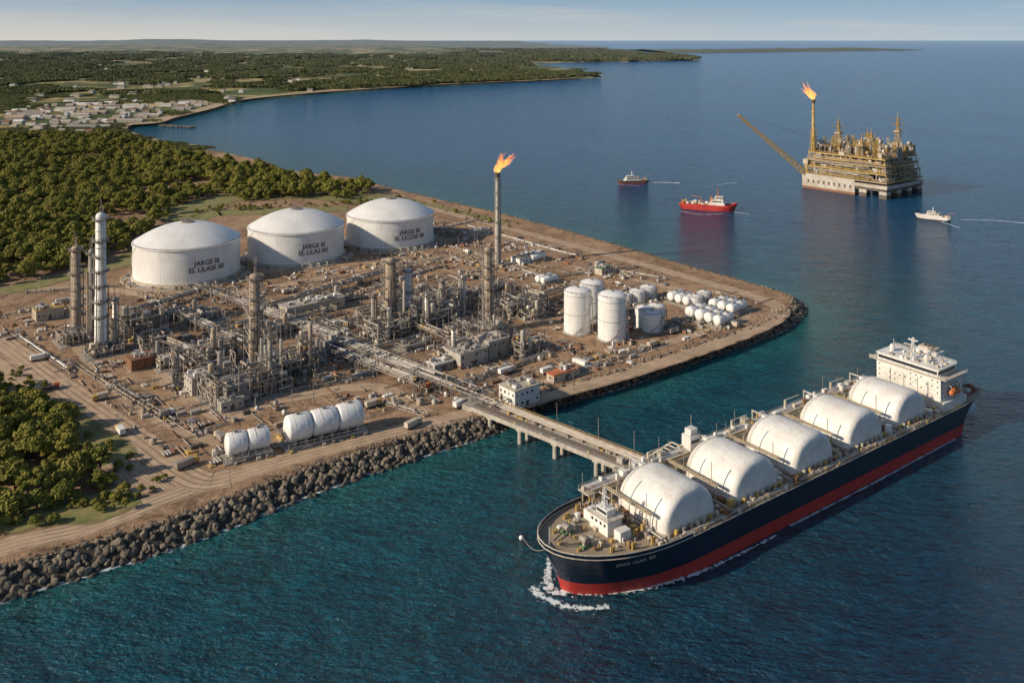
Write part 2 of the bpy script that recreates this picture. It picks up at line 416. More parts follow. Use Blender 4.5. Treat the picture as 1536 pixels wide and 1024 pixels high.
def leafquad(M,c,nrm,s,mat,vs,fs):
    t=nrm.cross(Vector((U(-1,1),U(-1,1),U(-1,1)))).normalized();b=nrm.cross(t)
    k=len(vs); a=s*U(.7,1.2);bb=s*U(.6,1)
    vs+= [c-t*a-b*bb*.4,c+t*a*.2-b*bb,c+t*a+b*bb*.3,c-t*a*.3+b*bb]; fs.append((k,k+1,k+2,k+3))
def tree(name,h,w,nl,nleaf,seed,leaf=.75):
    random.seed(seed); M=MB()
    M.lathe((0,0,0),(0,0,1),[(0,.55),(h*.3,.38),(h*.7,.18),(h*.85,.05)],7,BARK)
    vs=[];fs=[]
    for i in range(nl):
        a=i*2.4+U(-.4,.4); rr=w*.5*math.sqrt((i+.5)/nl)*U(.55,1.0); z=h*(.92-.5*(rr/(w*.5))**1.5)*U(.86,1.08)
        c=Vector((math.cos(a)*rr,math.sin(a)*rr,z)); r=w*U(.14,.24)
        M.cyl((0,0,h*.35+R()*h*.2),c,.16,BARK,5,r1=.04,caps=False)
        for k in range(nleaf):
            d=Vector((random.gauss(0,1),random.gauss(0,1),random.gauss(0,1)+.25)).normalized()
            q=U(.6,1.12) ; p=c+Vector((d.x*r,d.y*r,d.z*r*.72))*q
            nn=(d+Vector((U(-1,1),U(-1,1),U(-1,1)))*.7+Vector((0,0,.3))).normalized()
            leafquad(M,p,nn,leaf*U(.5,1.2),LEAF,vs,fs)
    M.add(vs,fs,LEAF); libobj(M,name,TREES)
tree('oak_tree',12,13,15,140,1); tree('pine_tree',15,9,14,140,2,.6); tree('oak_tree.001',10,12,14,130,3); tree('olive_tree',9,10,12,140,4,.65)
tree('oak_tree.002',13,14,18,130,5)
random.seed(11)
def fill(polyw,step,jit,smin,smax,keep=1.0,zfun=None,test=None):
    xs=[p[0] for p in polyw];ys=[p[1] for p in polyw];out=[]
    y=min(ys)
    while y<max(ys):
        x=min(xs)
        while x<max(xs):
            px=x+U(-jit,jit);py=y+U(-jit,jit)
            if R()<keep and inpoly(px,py,polyw) and (test is None or test(px,py)):
                s=U(smin,smax); out.append(((px,py,LZ-.3),(U(-.08,.08),U(-.08,.08),U(0,6.28)),(s,s,s*U(.85,1.25))))
            x+=step
        y+=step
    return out
f1=[G(u,v) for u,v in [(-260,212),(0,208),(110,206),(175,208),(215,219),(300,235),(360,245),(400,254),(425,268),(480,272),(535,278),(568,292),(520,300),(470,293),(430,300),(368,306),(350,294),(300,297),(262,312),(240,338),(205,362),(170,388),(120,400),(60,415),(0,428),(-260,490)]]
clear=lambda x,y: noise.noise(Vector((x/90,y/130,3)))<.3
pts=fill(f1,10.5,5,.5,1.3,test=clear)
f2=[G(u,v) for u,v in [(-330,600),(-60,585),(0,598),(60,612),(100,640),(112,672),(150,700),(180,722),(150,742),(60,768),(0,790),(-200,850),(-500,850)]]
pts+=fill(f2,8,3.8,.5,1.15)
scatter('forest',pts,TREES)
pts=[]
for l,nn in [([(60,600),(130,660),(200,740)],30),([(0,780),(100,765),(200,745)],34),([(200,390),(300,320),(400,312),(560,305)],90),([(0,560),(60,585)],18),([(600,298),(760,338)],30)]:
    P=catmull(GP(l),10)
    for _ in range(nn):
        p=random.choice(P); s=U(.15,.45); pts.append(((p.x+U(-11,11),p.y+U(-11,11),LZ-.4),(0,0,U(0,6)),(s,s,s)))
scatter('shrubs',pts,TREES)
CL=bpy.data.collections.new('woodland_library')
for k in range(3):
    random.seed(40+k); M=MB(); vs=[];fs=[]
    for i in range(26):
        c=Vector((U(-.5,.5),U(-.5,.5),.08)); r=U(.06,.15)
        for q in range(34):
            d=Vector((random.gauss(0,1),random.gauss(0,1),abs(random.gauss(0,1)))).normalized()
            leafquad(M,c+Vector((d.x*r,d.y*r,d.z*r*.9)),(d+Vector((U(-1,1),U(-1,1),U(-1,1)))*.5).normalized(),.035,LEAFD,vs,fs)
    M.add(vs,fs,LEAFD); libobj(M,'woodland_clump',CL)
random.seed(21)
townpoly=[G(u,v) for u,v in [(60,200),(150,202),(190,190),(240,184),(300,166),(330,155),(200,150),(60,160),(-50,180)]]
pts=[]; 
for _ in range(34000):
    d=1500*math.exp(R()*math.log(16000/1500)); x=U(-.75,.32)*d
    if not inpoly(x,d,landpoly): continue
    if inpoly(x,d,f1): continue
    sh=np.min(np.hypot(W[:,0]-x,W[:,1]-d))
    n1=noise.noise(Vector((x/520,d/620,1)))+.7*noise.noise(Vector((x/160,d/260,5)))
    if inpoly(x,d,townpoly): 
        if n1<.15: continue
    if n1<.0+.1*R(): continue
    s=(26+d*.007)*(.6 if d<3000 else 1)
    if sh<30: continue
    if not inpoly(x,d-s*.8,landpoly) : continue
    pts.append(((x,d,LZ),(0,0,U(0,6.28)),(s*U(.8,1.6),s*U(.8,1.6),s*U(1.0,1.7) if d>3000 else s)))
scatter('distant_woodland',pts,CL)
pts=[]
hp=[G(u,v) for u,v in [(420,138),(600,130),(760,121),(885,114),(860,109),(760,108),(600,112),(480,122)]]
hp2=[G(u,v) for u,v in [(860,93),(1040,90),(1040,88),(940,85),(840,86)]]
for hpp,nn,s0 in ((hp,950,55),(hp2,600,100)):
    k=0
    while k<nn:
        x=U(min(p.x for p in hpp),max(p.x for p in hpp));y=U(min(p.y for p in hpp),max(p.y for p in hpp));k+=1
        if inpoly(x,y,hpp) and noise.noise(Vector((x/350,y/350,8)))>-.2: pts.append(((x,y,LZ),(0,0,U(0,6)),(s0*U(.8,1.5),s0*U(.8,1.5),s0*U(1.,1.8))))
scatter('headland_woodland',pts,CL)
M=MB(); vs=[];fs=[];nxh=140;nyh=30
for j in range(nyh):
    y=9000+ (j/(nyh-1))**1.5*45000
    for i in range(nxh):
        x=-y*.95+ (y*.95+ y*.04)*i/(nxh-1)
        e=min(1,(nxh-1-i)/25)*min(1,j/6)
        h=(noise.noise(Vector((x/5200,y/7000,0)))*.5+.55+.15*noise.noise(Vector((x/1300,y/2000,4))))*(y/54000)**.7*270*e
        vs.append((x,y,LZ-3+max(0,h)))
for j in range(nyh-1):
    for i in range(nxh-1):
        a=j*nxh+i; fs.append((a,a+1,a+nxh+1,a+nxh))
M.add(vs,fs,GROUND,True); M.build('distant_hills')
M=MB()
P=[G(u,v,0) for u,v in [(1000,80),(1100,79.5),(1200,78),(1300,77),(1392,75.5)]]
vs=[];fs=[]
Q=catmull(P,12)
for i,p in enumerate(Q):
    h=(18+16*noise.noise(Vector((i*.4,0,0)))) * min(1,(len(Q)-i)/6+.1); vs+=[(p.x,p.y,-1),(p.x,p.y+150,h),(p.x,p.y+2500,h*1.5),(p.x,p.y+4000,-1)]
for i in range(len(Q)-1):
    for k in range(3): fs.append((4*i+k,4*i+4+k,4*i+5+k,4*i+1+k))
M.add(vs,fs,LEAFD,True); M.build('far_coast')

# rocks
RK=bpy.data.collections.new('rock_library')
import bmesh
for k in range(5):
    bm=bmesh.new(); bmesh.ops.create_icosphere(bm,subdivisions=2,radius=1)
    for v in bm.verts:
        q=v.co.copy(); f=1+.38*noise.noise(q*1.3+Vector((k*7,0,0)))+.14*noise.noise(q*3+Vector((k*7,3,0)))
        v.co=Vector((q.x*f*1.2,q.y*f*.9,q.z*f*.8))
        for ax in range(3):
            for sg in(-1,1):
                if v.co[ax]*sg>.66: v.co[ax]=sg*(.66+(v.co[ax]*sg-.66)*.15)
    me=bpy.data.meshes.new('boulder'); bm.to_mesh(me); bm.free(); me.materials.append(ROCK)
    RK.objects.link(bpy.data.objects.new('boulder',me))
random.seed(5)
def rocks(i0,i1,dens,smin,smax):
    pts=[]
    for i in range(i0,i1):
        a=Vector(wl[i]);b=Vector(wl[i+1]);ta=Vector(top[i]);tb=Vector(top[i+1]); L=(b-a).length
        for _ in range(int(L*dens)):
            t=R(); f=U(-.18,1.04); p=a.lerp(b,t); q=ta.lerp(tb,t); c=p+(q-p)*f; z=LZ*min(f,1.0)*.97+U(-.5,.9)
            if f>1: z=LZ+U(-.3,.2)
            s=(smin+(smax-smin)*R())*(1 if f<.85 else .75)
            pts.append(((c.x,c.y,z),(U(0,6),U(0,6),U(0,6)),(s,s,s)))
    return pts
pts=rocks(1,13,3.8,.7,2.2)+rocks(13,23,3.8,.7,2.1)+rocks(23,30,3,.7,1.7)+rocks(30,44,1.5,.7,1.7)
pts+= [((p.x+U(-5,5),p.y+U(-12,12),0),(U(0,6),U(0,6),U(0,6)),(3,3,3)) for p in catmull([G(236,188,0),G(262,190,0),G(290,191,0)],30) for _ in range(3)]
for _ in range(700):
    i=random.randrange(2,13); t=R(); p=Vector(top[i]).lerp(Vector(top[i+1]),t); nn=(Vector(top[i])-Vector(wl[i])).normalized(); p=p+nn*abs(random.gauss(0,2)); s=U(.2,.7)
    pts.append(((p.x,p.y,LZ),(U(0,6),U(0,6),U(0,6)),(s,s,s)))
scatter('rock_revetment',pts,RK)
def posts(name,i0,i1,off,step,h):
    M=MB()
    for i in range(i0,i1):
        ta=Vector(top[i]);tb=Vector(top[i+1]);a=Vector(wl[i]); L=(tb-ta).length
        nn=(Vector(top[i])-Vector(wl[i])).normalized()
        for k in range(max(1,int(L/step))):
            p=ta.lerp(tb,k*step/L)+nn*off
            M.bar((p.x,p.y,LZ-.2),(p.x,p.y,LZ+h*U(.7,1.1)),.28,DARK)
            if R()<.5: M.bx(p.x+U(-2,2),p.y+U(-1,1),LZ-.1,U(.6,1.6),U(.6,1.6),U(.4,1.1),random.choice((CONC,DARK,RUST)))
        M.bar((ta.x+nn.x*off,ta.y+nn.y*off,LZ+.9),(tb.x+nn.x*off,tb.y+nn.y*off,LZ+.9),.1,DARK)
    M.build(name)
posts('seawall_fence',2,12,1.5,6,2.0); posts('seawall_fence',14,32,2,7,2.8)

# ------------------------------------------------------------ storage tanks
def textmesh(body,size):
    cu=bpy.data.curves.new('t','FONT'); cu.body=body; cu.size=size; cu.align_x='CENTER'; cu.align_y='CENTER'; cu.offset=size*.025; cu.space_line=.95
    o=bpy.data.objects.new('t',cu); scene.collection.objects.link(o)
    dg=bpy.context.evaluated_depsgraph_get(); me=bpy.data.meshes.new_from_object(o.evaluated_get(dg))
    vs=[v.co.copy() for v in me.vertices]; fs=[list(p.vertices) for p in me.polygons]
    bpy.data.objects.remove(o); return vs,fs
def storage_tank(u,v,R_,wall,dome,tu,txt):
    p=G(u,v); M=MB()
    M.lathe((0,0,0),(0,0,1),[(0,R_+9),(.8,R_+8),(.8,R_)],64,CONC,False)
    M.lathe((0,0,.8),(0,0,1),[(0,R_+1.2),(2.2,R_+1.0),(2.2,R_)],64,CREAM,False)
    M.lathe((0,0,1),(0,0,1),[(0,R_),(wall,R_)],96,WHITE2)
    for z in (wall*.25,wall*.5,wall*.75): M.lathe((0,0,z),(0,0,1),[(0,R_+.01),(.02,R_+.09),(.15,R_+.09),(.17,R_+.01)],96,WHITE,False)
    M.lathe((0,0,wall),(0,0,1),[(0,R_),(0,R_+.7),(.9,R_+.7),(1.0,R_-.3)],96,WHITE,False)
    pr=[]
    for k in range(13):
        t=k/12; r=(R_-.3)*(1-t); pr.append((wall+1+dome*(1-(r/R_)**2)*.98+ .02*dome*t,max(r,.01)))
    M.lathe((0,0,0),(0,0,1),pr,96,WHITE2)
    for k in range(24):
        a=k*math.pi/12
        q=[Vector((math.cos(a)*r,math.sin(a)*r,h+.02)) for h,r in pr]
        for c,d in zip(q[:-2:2],q[2::2]): M.bar(c,d,.08,WHITE)
    zt=wall+1+dome
    M.lathe((0,0,zt-.6),(0,0,1),[(0,5),(1.2,5),(1.2,.01)],20,STEEL,False)
    M.rail([(5*math.cos(k*math.pi/5),5*math.sin(k*math.pi/5),zt+.6) for k in range(11)],1.4,STEEL,w=.14)
    M.bar((1,0,zt),(1,0,zt+5),.25,STEEL); M.bx(-1.5,1,zt+.6,2,2,1.5,STEEL)
    M.rail([((R_+.3)*math.cos(k*math.pi/24),(R_+.3)*math.sin(k*math.pi/24),wall+.9) for k in range(49)],1.2,STEEL,w=.1)
    pa=None
    for k in range(41):
        a=math.radians(-178+k*1.1)+0; z=1+wall*k/40; q=Vector(((R_+.6)*math.cos(a),(R_+.6)*math.sin(a),z))
        if pa: M.bar(pa,q,.22,WHITE); M.bar(pa+Vector((0,0,1.2)),q+Vector((0,0,1.2)),.08,WHITE); M.bar(q,q+Vector((0,0,1.2)),.06,WHITE)
        pa=q
    for k in range(5):
        a=math.radians(-70+k*9); M.pipe([((R_)*math.cos(a),R_*math.sin(a),2.5),((R_+6)*math.cos(a),(R_+6)*math.sin(a),2.5),((R_+6)*math.cos(a),(R_+6)*math.sin(a),1)],.5,SILV)
    for k in range(60):
        a=R()*6.28; rr=R_+U(2.5,8); M.bx(rr*math.cos(a),rr*math.sin(a),.8,U(.6,2),U(.6,2),U(.5,2.2),random.choice((YEL,STEEL,CONC,RUST,DARK)))
    M.rail([((R_+8.5)*math.cos(k*math.pi/20),(R_+8.5)*math.sin(k*math.pi/20),.4) for k in range(41)],1.3,YEL,w=.12)
    a0=math.atan2(-p.y,-p.x)+math.asin(tu)
    vs,fs=textmesh(txt,5.2)
    M.add([((R_+.16)*math.cos(a0+q.x/R_),(R_+.16)*math.sin(a0+q.x/R_),wall*.53+q.y) for q in vs],fs,DARK)
    M.build('storage_tank',p)
storage_tank(281,411,41.0,28,13.5,.36,"JARGE BI\nEL LILASE BII")
storage_tank(444.5,384,41.0,27,13.5,.36,"JARGE BI\nEL LILAS BIS")
storage_tank(585.5,362,40.5,26,13.5,.45,"JARGE BII\nEL LICOSE BII")

# ------------------------------------------------------------ columns
def column(name,u,v,vtop,wpx,mat,taper=.85,plats=4,scaf=False,seed=0):
    random.seed(seed+int(u)); p=G(u,v); k=p.y/F; r=wpx*k/2; h=(v-vtop)*k
    M=MB(); M.bx(0,0,0,r*4.5,r*4.5,1.2,CONC)
    M.lathe((0,0,1.2),(0,0,1),[(0,r*1.35),(h*.04,r*1.3),(h*.07,r*1.05)],20,CONC)
    M.lathe((0,0,0),(0,0,1),[(h*.07,r*1.05),(h*.4,r),(h*.401,r*.93),(h*.975,r*taper),(h*.99,r*taper*.75),(h,r*.1)],20,mat)
    for i in range(9):
        z=h*(.1+.85*i/9+U(-.02,.02)); rr=r*(1.03 if z<h*.4 else .97 ); M.lathe((0,0,z),(0,0,1),[(0,r*.8),(.02,rr+.1),(.35,rr+.1),(.37,r*.8)],20,random.choice((mat,STEEL)),False)
    for i in range(plats):
        z=h*(.2+.76*(i+.5)/plats); a0=R()*6; rr=r+1.7
        nseg=12; n2=random.choice((6,8,10,12)) if i<plats-1 else 12
        if i==plats-1: z=h*.95
        for s in range(n2):
            a=a0+s*math.pi*2/nseg;b=a+math.pi*2/nseg
            M.add([(r*.7*math.cos(a),r*.7*math.sin(a),z),(rr*math.cos(a),rr*math.sin(a),z),(rr*math.cos(b),rr*math.sin(b),z),(r*.7*math.cos(b),r*.7*math.sin(b),z)],[(0,1,2,3)],GRAT)
            M.add([(rr*math.cos(a),rr*math.sin(a),z-.3),(rr*math.cos(a),rr*math.sin(a),z+.1),(rr*math.cos(b),rr*math.sin(b),z+.1),(rr*math.cos(b),rr*math.sin(b),z-.3)],[(0,1,2,3)],STEEL)
        M.rail([(rr*math.cos(a0+s*.5236),rr*math.sin(a0+s*.5236),z) for s in range(n2+1)],1.6,STEEL,w=.15)
    a=-2.0
    for q in(-.35,.35): M.bar((r*1.2*math.cos(a)+q,r*1.2*math.sin(a),1),(r*1.2*math.cos(a)+q,r*1.2*math.sin(a),h*.95),.14,STEEL)
    for i in range(5):
        a=U(0,6.28);rr=r*1.1+U(.4,1.0);z=h*U(.4,.97);pr=U(.2,.45)
        M.pipe([(r*.6*math.cos(a),r*.6*math.sin(a),z),(rr*math.cos(a),rr*math.sin(a),z),(rr*math.cos(a),rr*math.sin(a),3),((rr+6)*math.cos(a),(rr+6)*math.sin(a),3)],pr,random.choice((SILV,STEEL,TAN)))
    for i in range(5): M.bar((U(-1.4,1.4),U(-1.4,1.4),h*.95),(U(-1.6,1.6),U(-1.6,1.6),h+U(2,10)),.16,STEEL)
    if scaf:
        w=r*2+3; M.lattice((0,0,h*.12),(0,0,h*.93),w,w*.9,int(h*.8/5),STEEL,.28)
    M.build(name,p,GA)
column('distillation_column',151,528,318,16.5,WHITE,.85,7)
column('distillation_column',114,497,368,14,TAN,.9,4)
column('distillation_column',137,508,373,9,CONC,.9,3)
column('distillation_column',382,548,410,17,TAN,.9,5,True)
column('distillation_column',586,492,386,17,TAN,.9,5,True)
column('distillation_column',612,488,402,11,WHITE,.9,3)
column('distillation_column',732,497,370,13,TAN,.9,6,True)
column('distillation_column',663,470,418,9,CONC,.9,2)
column('distillation_column',694,478,412,8,SILV,.9,2)
column('distillation_column',172,520,445,7,SILV,.9,2)
column('distillation_column',405,585,500,8,CONC,.9,3)
column('distillation_column',640,500,440,7,SILV,.9,2)
column('distillation_column',265,580,520,8,CONC,.9,2)
column('distillation_column',452,560,505,7,TAN,.9,2)
column('distillation_column',560,500,440,7,CONC,.9,2)
column('distillation_column',680,540,488,7,SILV,.9,2)
def flamemat(hh):
    m,nt,b=newmat('gas_flame')
    em=nt.nodes.new('ShaderNodeEmission'); tr=nt.nodes.new('ShaderNodeBsdfTransparent'); ms=nt.nodes.new('ShaderNodeMixShader')
    tc=nt.nodes.new('ShaderNodeTexCoord'); sp=nt.nodes.new('ShaderNodeSeparateXYZ'); nt.links.new(tc.outputs['Object'],sp.inputs[0])
    f=ntex(nt,.35,4,rough=.65); lw=nt.nodes.new('ShaderNodeLayerWeight'); lw.inputs[0].default_value=.4
    c=mixc(nt,ramp(nt,sp.outputs[2],0,hh*.8),(1,.5,.12),(1,.22,.035)); c=mixc(nt,ramp(nt,f,.5,.65,0,.7),c,(1,.65,.25))
    nt.links.new(c,em.inputs[0]); em.inputs[1].default_value=1.7
    a=mathn(nt,'MULTIPLY',ramp(nt,lw.outputs['Facing'],.2,.85,.75,0),ramp(nt,f,.4,.58,.1,1))
    a=mathn(nt,'MULTIPLY',a,ramp(nt,sp.outputs[2],hh*.3,hh*1.05,1,.25))
    nt.links.new(a,ms.inputs[0]);nt.links.new(tr.outputs[0],ms.inputs[1]);nt.links.new(em.outputs[0],ms.inputs[2])
    nt.links.new(ms.outputs[0],nt.nodes['Material Output'].inputs[0]); return m
def flame(M,p,h,lean,sd):
    FL=flamemat(h); random.seed(sd)
    for q in range(12):
        hh=h*U(.4,1); r=h*U(.08,.19); o=Vector((U(-.07,.07)*h,U(-.07,.07)*h,U(0,.08)*h))+Vector(p); nn=10; rings=11;vs=[];fs=[]
        dx=U(.4,1.5)
        for j in range(rings):
            t=j/(rings-1); rr=r*math.sin(math.pi*min(1,t*.92+.06))**.8*(1-.45*t)
            c=o+Vector((lean[0]*dx*t**1.3+math.sin(t*7+q)*h*.06,lean[1]*t+math.cos(t*6+q)*h*.04,hh*t))
            for k in range(nn):
                a=k*2*math.pi/nn; w=1+.6*noise.noise(Vector((math.cos(a)*2,math.sin(a)*2,t*6+q*3)))
                vs.append(c+Vector((math.cos(a)*rr*w,math.sin(a)*rr*w,0)))
        for j in range(rings-1):
            for k in range(nn): fs.append((j*nn+k,j*nn+(k+1)%nn,(j+1)*nn+(k+1)%nn,(j+1)*nn+k))
        M.add(vs,fs,FL,True)
p=G(746,398); k=p.y/F; h=(398-259)*k
M=MB(); M.bx(0,0,0,8,8,1.5,CONC)
M.lathe((0,0,1.5),(0,0,1),[(0,2.4),(h*.45,2.1),(h*.46,1.7),(h-4,1.6)],16,CONC2)
M.lathe((0,0,h-4),(0,0,1),[(0,2.1),(4,2.3),(4,1.4)],16,DARK,False)
for z in (h*.3,h*.46,h*.62,h*.78,h*.93):
    M.lathe((0,0,z),(0,0,1),[(0,1.6),(0,3.0),(.4,3.0),(.4,1.6)],14,STEEL,False); M.rail([(2.9*math.cos(a*.7),2.9*math.sin(a*.7),z+.4) for a in range(10)],1.3,STEEL,w=.12)
M.pipe([(2.6,0,h-5),(2.6,0,2),(12,0,2)],.5,STEEL); M.bar((-2.4,-1,1),(-2.4,-1,h-5),.2,STEEL); M.bar((-2.4,1,1),(-2.4,1,h-5),.2,STEEL)
M.build('flare_stack',p)
M=MB(); flame(M,(0,0,0),18,(10,0),3); M.build('flare_flame',(p.x,p.y,p.z+h-.5))

# ------------------------------------------------------------ process units
def process_unit(name,u,v,w,l,h,seed,ang=GA,dense=1.0,pal=None):
    random.seed(seed); pal=pal or (SILV,STEEL,CONC,TAN,SILV,CONC2,STEEL)
    M=MB(); M.box(-w/2-2,-l/2-2,0,w/2+2,l/2+2,.35,CONC)
    nx=max(1,round(w/6));ny=max(1,round(l/6));dx=w/nx;dy=l/ny
    lv=[h*.3,h*.6,h*.9]
    hg=[[max(0,min(3,int(1.7+2.4*noise.noise(Vector((i*.55+seed,j*.55,0)))+R()*1.3))) for j in range(ny+1)] for i in range(nx+1)]
    P=lambda i,j,z:(-w/2+i*dx,-l/2+j*dy,z)
    for i in range(nx+1):
        for j in range(ny+1):
            if hg[i][j]: M.bar(P(i,j,.3),P(i,j,lv[hg[i][j]-1]+.3),.5,random.choice((STEEL,STEEL,CONC,TAN)))
            for a,b in((1,0),(0,1)):
                if i+a<=nx and j+b<=ny:
                    m=min(hg[i][j],hg[i+a][j+b])
                    for q in range(m):
                        M.bar(P(i,j,lv[q]),P(i+a,j+b,lv[q]),.42,STEEL)
                        if R()<.3: M.bar(P(i,j,lv[q-1] if q else .3),P(i+a,j+b,lv[q]),.25,STEEL)
    for i in range(nx):
        for j in range(ny):
            m=min(hg[i][j],hg[i+1][j],hg[i][j+1],hg[i+1][j+1]); base=[.35]
            x0,y0,_=P(i,j,0)
            for q in range(m):
                if R()<.6:
                    M.box(x0,y0,lv[q]+.05,x0+dx-.02,y0+dy-.02,lv[q]+.22,GRAT); base.append(lv[q]+.23)
                    if R()<.6:
                        M.rail([(x0,y0,lv[q]+.2),(x0+dx,y0,lv[q]+.2)],1.2,random.choice((STEEL,YEL,STEEL)),w=.12)
                        M.rail([(x0,y0,lv[q]+.2),(x0,y0+dy,lv[q]+.2)],1.2,STEEL,w=.12)
            for z in base:
                cx=x0+dx/2+U(-1,1);cy=y0+dy/2+U(-1,1); t=R(); mt=random.choice(pal); r=U(.8,1.7)
                if R()>.9*dense: continue
                if t<.25:
                    hh=U(3,h*.5) if R()<.8 else h*U(.6,1.15); M.drum((cx,cy,z+.8),(cx,cy,z+hh),r,mt,12)
                    for a in range(4): M.bar((cx+r*.8*math.cos(a*1.57),cy+r*.8*math.sin(a*1.57),z),(cx+r*.8*math.cos(a*1.57),cy+r*.8*math.sin(a*1.57),z+1.6),.25,STEEL)
                elif t<.5:
                    L=U(4,min(9,w*.8)); ax=Vector((1,0,0)) if R()<.5 else Vector((0,1,0)); c=Vector((cx,cy,z+r+.6))
                    M.drum(c-ax*L/2,c+ax*L/2,r,mt,12)
                    for s in(-.3,.3): q=c+ax*L*s; M.bx(q.x,q.y,z,.8+abs(ax.y)*r,.8+abs(ax.x)*r,r+.3,CONC)
                elif t<.8:
                    M.bx(cx,cy,z,U(2,5),U(2,5),U(1.5,4.2),random.choice((CONC2,CONC,STEEL,CREAM,SILV)))
                else:
                    for a in range(3): M.bx(cx-2+a*2,cy,z,1.2,U(1,3),U(1,2.2),random.choice((STEEL,DARK,YEL,RUST,CONC)))
    for k in range(int((w*l)/15*dense)):
        z=random.choice([1.0,2.2,lv[0]+.9,lv[0]+1.6,lv[1]+.8,h*.45,lv[1]*.9]); r=random.choice((.2,.25,.35,.45,.6,.8)); mt=random.choice((SILV,SILV,STEEL,TAN,STEEL,CONC2))
        x=U(-w/2,w/2);y=U(-l/2,l/2)
        if R()<.5: M.pipe([(x,y,.4),(x,y,z),(U(-w/2,w/2),y,z)],r,mt,7)
        else: M.pipe([(x,y,.4),(x,y,z),(x,U(-l/2,l/2),z)],r,mt,7)
        if R()<.4:
            x2=U(-w/2,w/2); y2=U(-l/2,l/2); M.pipe([(x,y2,z+1),(x2,y2,z+1),(x2,y2,.4)],r,mt,7)
    for k in range(5): x=U(-w/2,w/2);y=U(-l/2,l/2); M.bar((x,y,h*.5),(x,y,h*U(1.0,1.5)),.2,STEEL)
    return M.build(name,G(u,v),ang)
PU=[(205,498,34,26,20),(230,520,18,16,14),(300,560,26,24,19),(368,590,42,26,23),(330,540,26,20,15),(430,560,28,22,20),(455,545,22,16,14),
    (300,478,26,22,9),(350,505,24,20,12),(420,500,30,18,12),(586,500,34,26,20),(560,480,26,16,14),(650,485,34,26,18),(690,460,30,24,18),
    (640,455,26,20,14),(732,510,24,22,18),(775,465,32,24,18),(800,475,16,14,12),(690,530,26,18,9),(790,525,24,18,12),(740,440,30,18,12),(500,520,22,16,9),
    (560,540,16,12,6),(155,530,20,14,9),(120,510,24,18,10),(620,520,20,12,6),(260,545,20,16,10),(520,450,20,12,7),(480,495,24,14,9),(700,500,26,16,11),(600,450,20,14,9),(245,480,22,14,8),(400,470,24,14,8)]
for i,(u,v,w,l,h) in enumerate(PU): process_unit('process_unit',u,v,w,l,h,100+i)

def piperack(p0,p1,width,h,npipe,seed,z0=LZ,step=8,name='pipe_rack',rmax=.7):
    random.seed(seed); p0=Vector(p0);p1=Vector(p1); L=(p1-p0).length; a=math.atan2(p1.y-p0.y,p1.x-p0.x); M=MB()
    k=int(L/step)
    for i in range(k+1):
        x=i*L/k
        for y in(-width/2,width/2): M.bar((x,y,0),(x,y,h+(1.5 if i%3==0 else 0)),.5,STEEL)
        M.bar((x,-width/2,h-.3),(x,width/2,h-.3),.5,STEEL)
        if i%3==0 and h>4: M.bar((x,-width/2,h+1.5),(x,width/2,h+1.5),.35,STEEL)
        if h>4: M.bar((x,-width/2,h*.6),(x,width/2,h*.6),.4,STEEL)
        if i<k and h>4 and i%2==0: M.bar((x,-width/2,0),(x+L/k,-width/2,h),.25,STEEL)
    for y in(-width/2,width/2): M.bar((0,y,h-.3),(L,y,h-.3),.4,STEEL)
    if h>4: M.rail([(0,-width/2-.9,h),(L,-width/2-.9,h)],1.1,STEEL,w=.11); M.box(0,-width/2-1,h-.2,L,-width/2-.1,h-.1,GRAT)
    y=-width/2+.8
    while y<width/2-.4:
        r=random.choice((.2,.25,.35,.45,rmax)); m=random.choice((SILV,STEEL,STEEL,TAN,SILV,CONC,TAN,WHITE if h<4 else STEEL))
        if y+2*r>width/2: break
        s=L*U(0,.25);e=L*U(.75,1); M.pipe([(s,y+r,h+r),(e,y+r,h+r)],r,m,8)
        if h>4 and R()<.6: M.pipe([(s,y+r,h*.6+r),(e,y+r,h*.6+r)],r*.8,random.choice((SILV,TAN,STEEL)),6)
        for q in range(int(L/14)):
            if R()<.35: x=U(0,L); sd=random.choice((-1,1)); ye=sd*(width/2+U(0,3)); M.pipe([(x,y+r,h+r),(x,y+r,h+1.3+r),(x,ye,h+1.3+r),(x,ye,0)],r*.6,m,6)
            if R()<.3: x=U(0,L); M.bx(x,y+r,h+.1,U(.6,1.6),r*2+.4,r*2+.5,random.choice((STEEL,DARK,YEL,CONC)))
        y+=2*r+U(.2,.9)
    M.build(name,(p0.x,p0.y,z0),a)
racks=[((310,440),(752,618),11,5.5),((250,470),(395,535),8,5),((395,470),(620,402),8,5),((330,520),(500,470),7,5),((500,505),(690,440),8,6),
       ((470,520),(650,590),9,4),((660,590),(840,525),5,1.2),((560,470),(700,530),8,6),((730,480),(860,435),7,5),((180,480),(310,440),7,5),((640,470),(760,520),6,5),((240,520),(330,555),6,6)]
for i,(a,b,w,h) in enumerate(racks): piperack(G(*a),G(*b),w,h,8,200+i)
low=[((170,575),(300,655),3),((20,500),(110,560),3),((110,545),(260,640),2.5),((640,360),(760,395),4),((700,340),(860,385),4),((880,400),(1000,420),3),((400,455),(520,440),4),((760,400),(900,440),4),
     ((560,600),(640,625),3),((860,560),(1000,515),3),((420,590),(560,565),3),((540,440),(660,400),4),((800,420),(960,400),3),((40,440),(200,428),3),((650,345),(720,330),3),((300,420),(400,400),3),((520,570),(600,545),3)]
for i,(a,b,w) in enumerate(low): piperack(G(*a),G(*b),w,.9,3,300+i,name='ground_pipeline',step=6,rmax=.4)

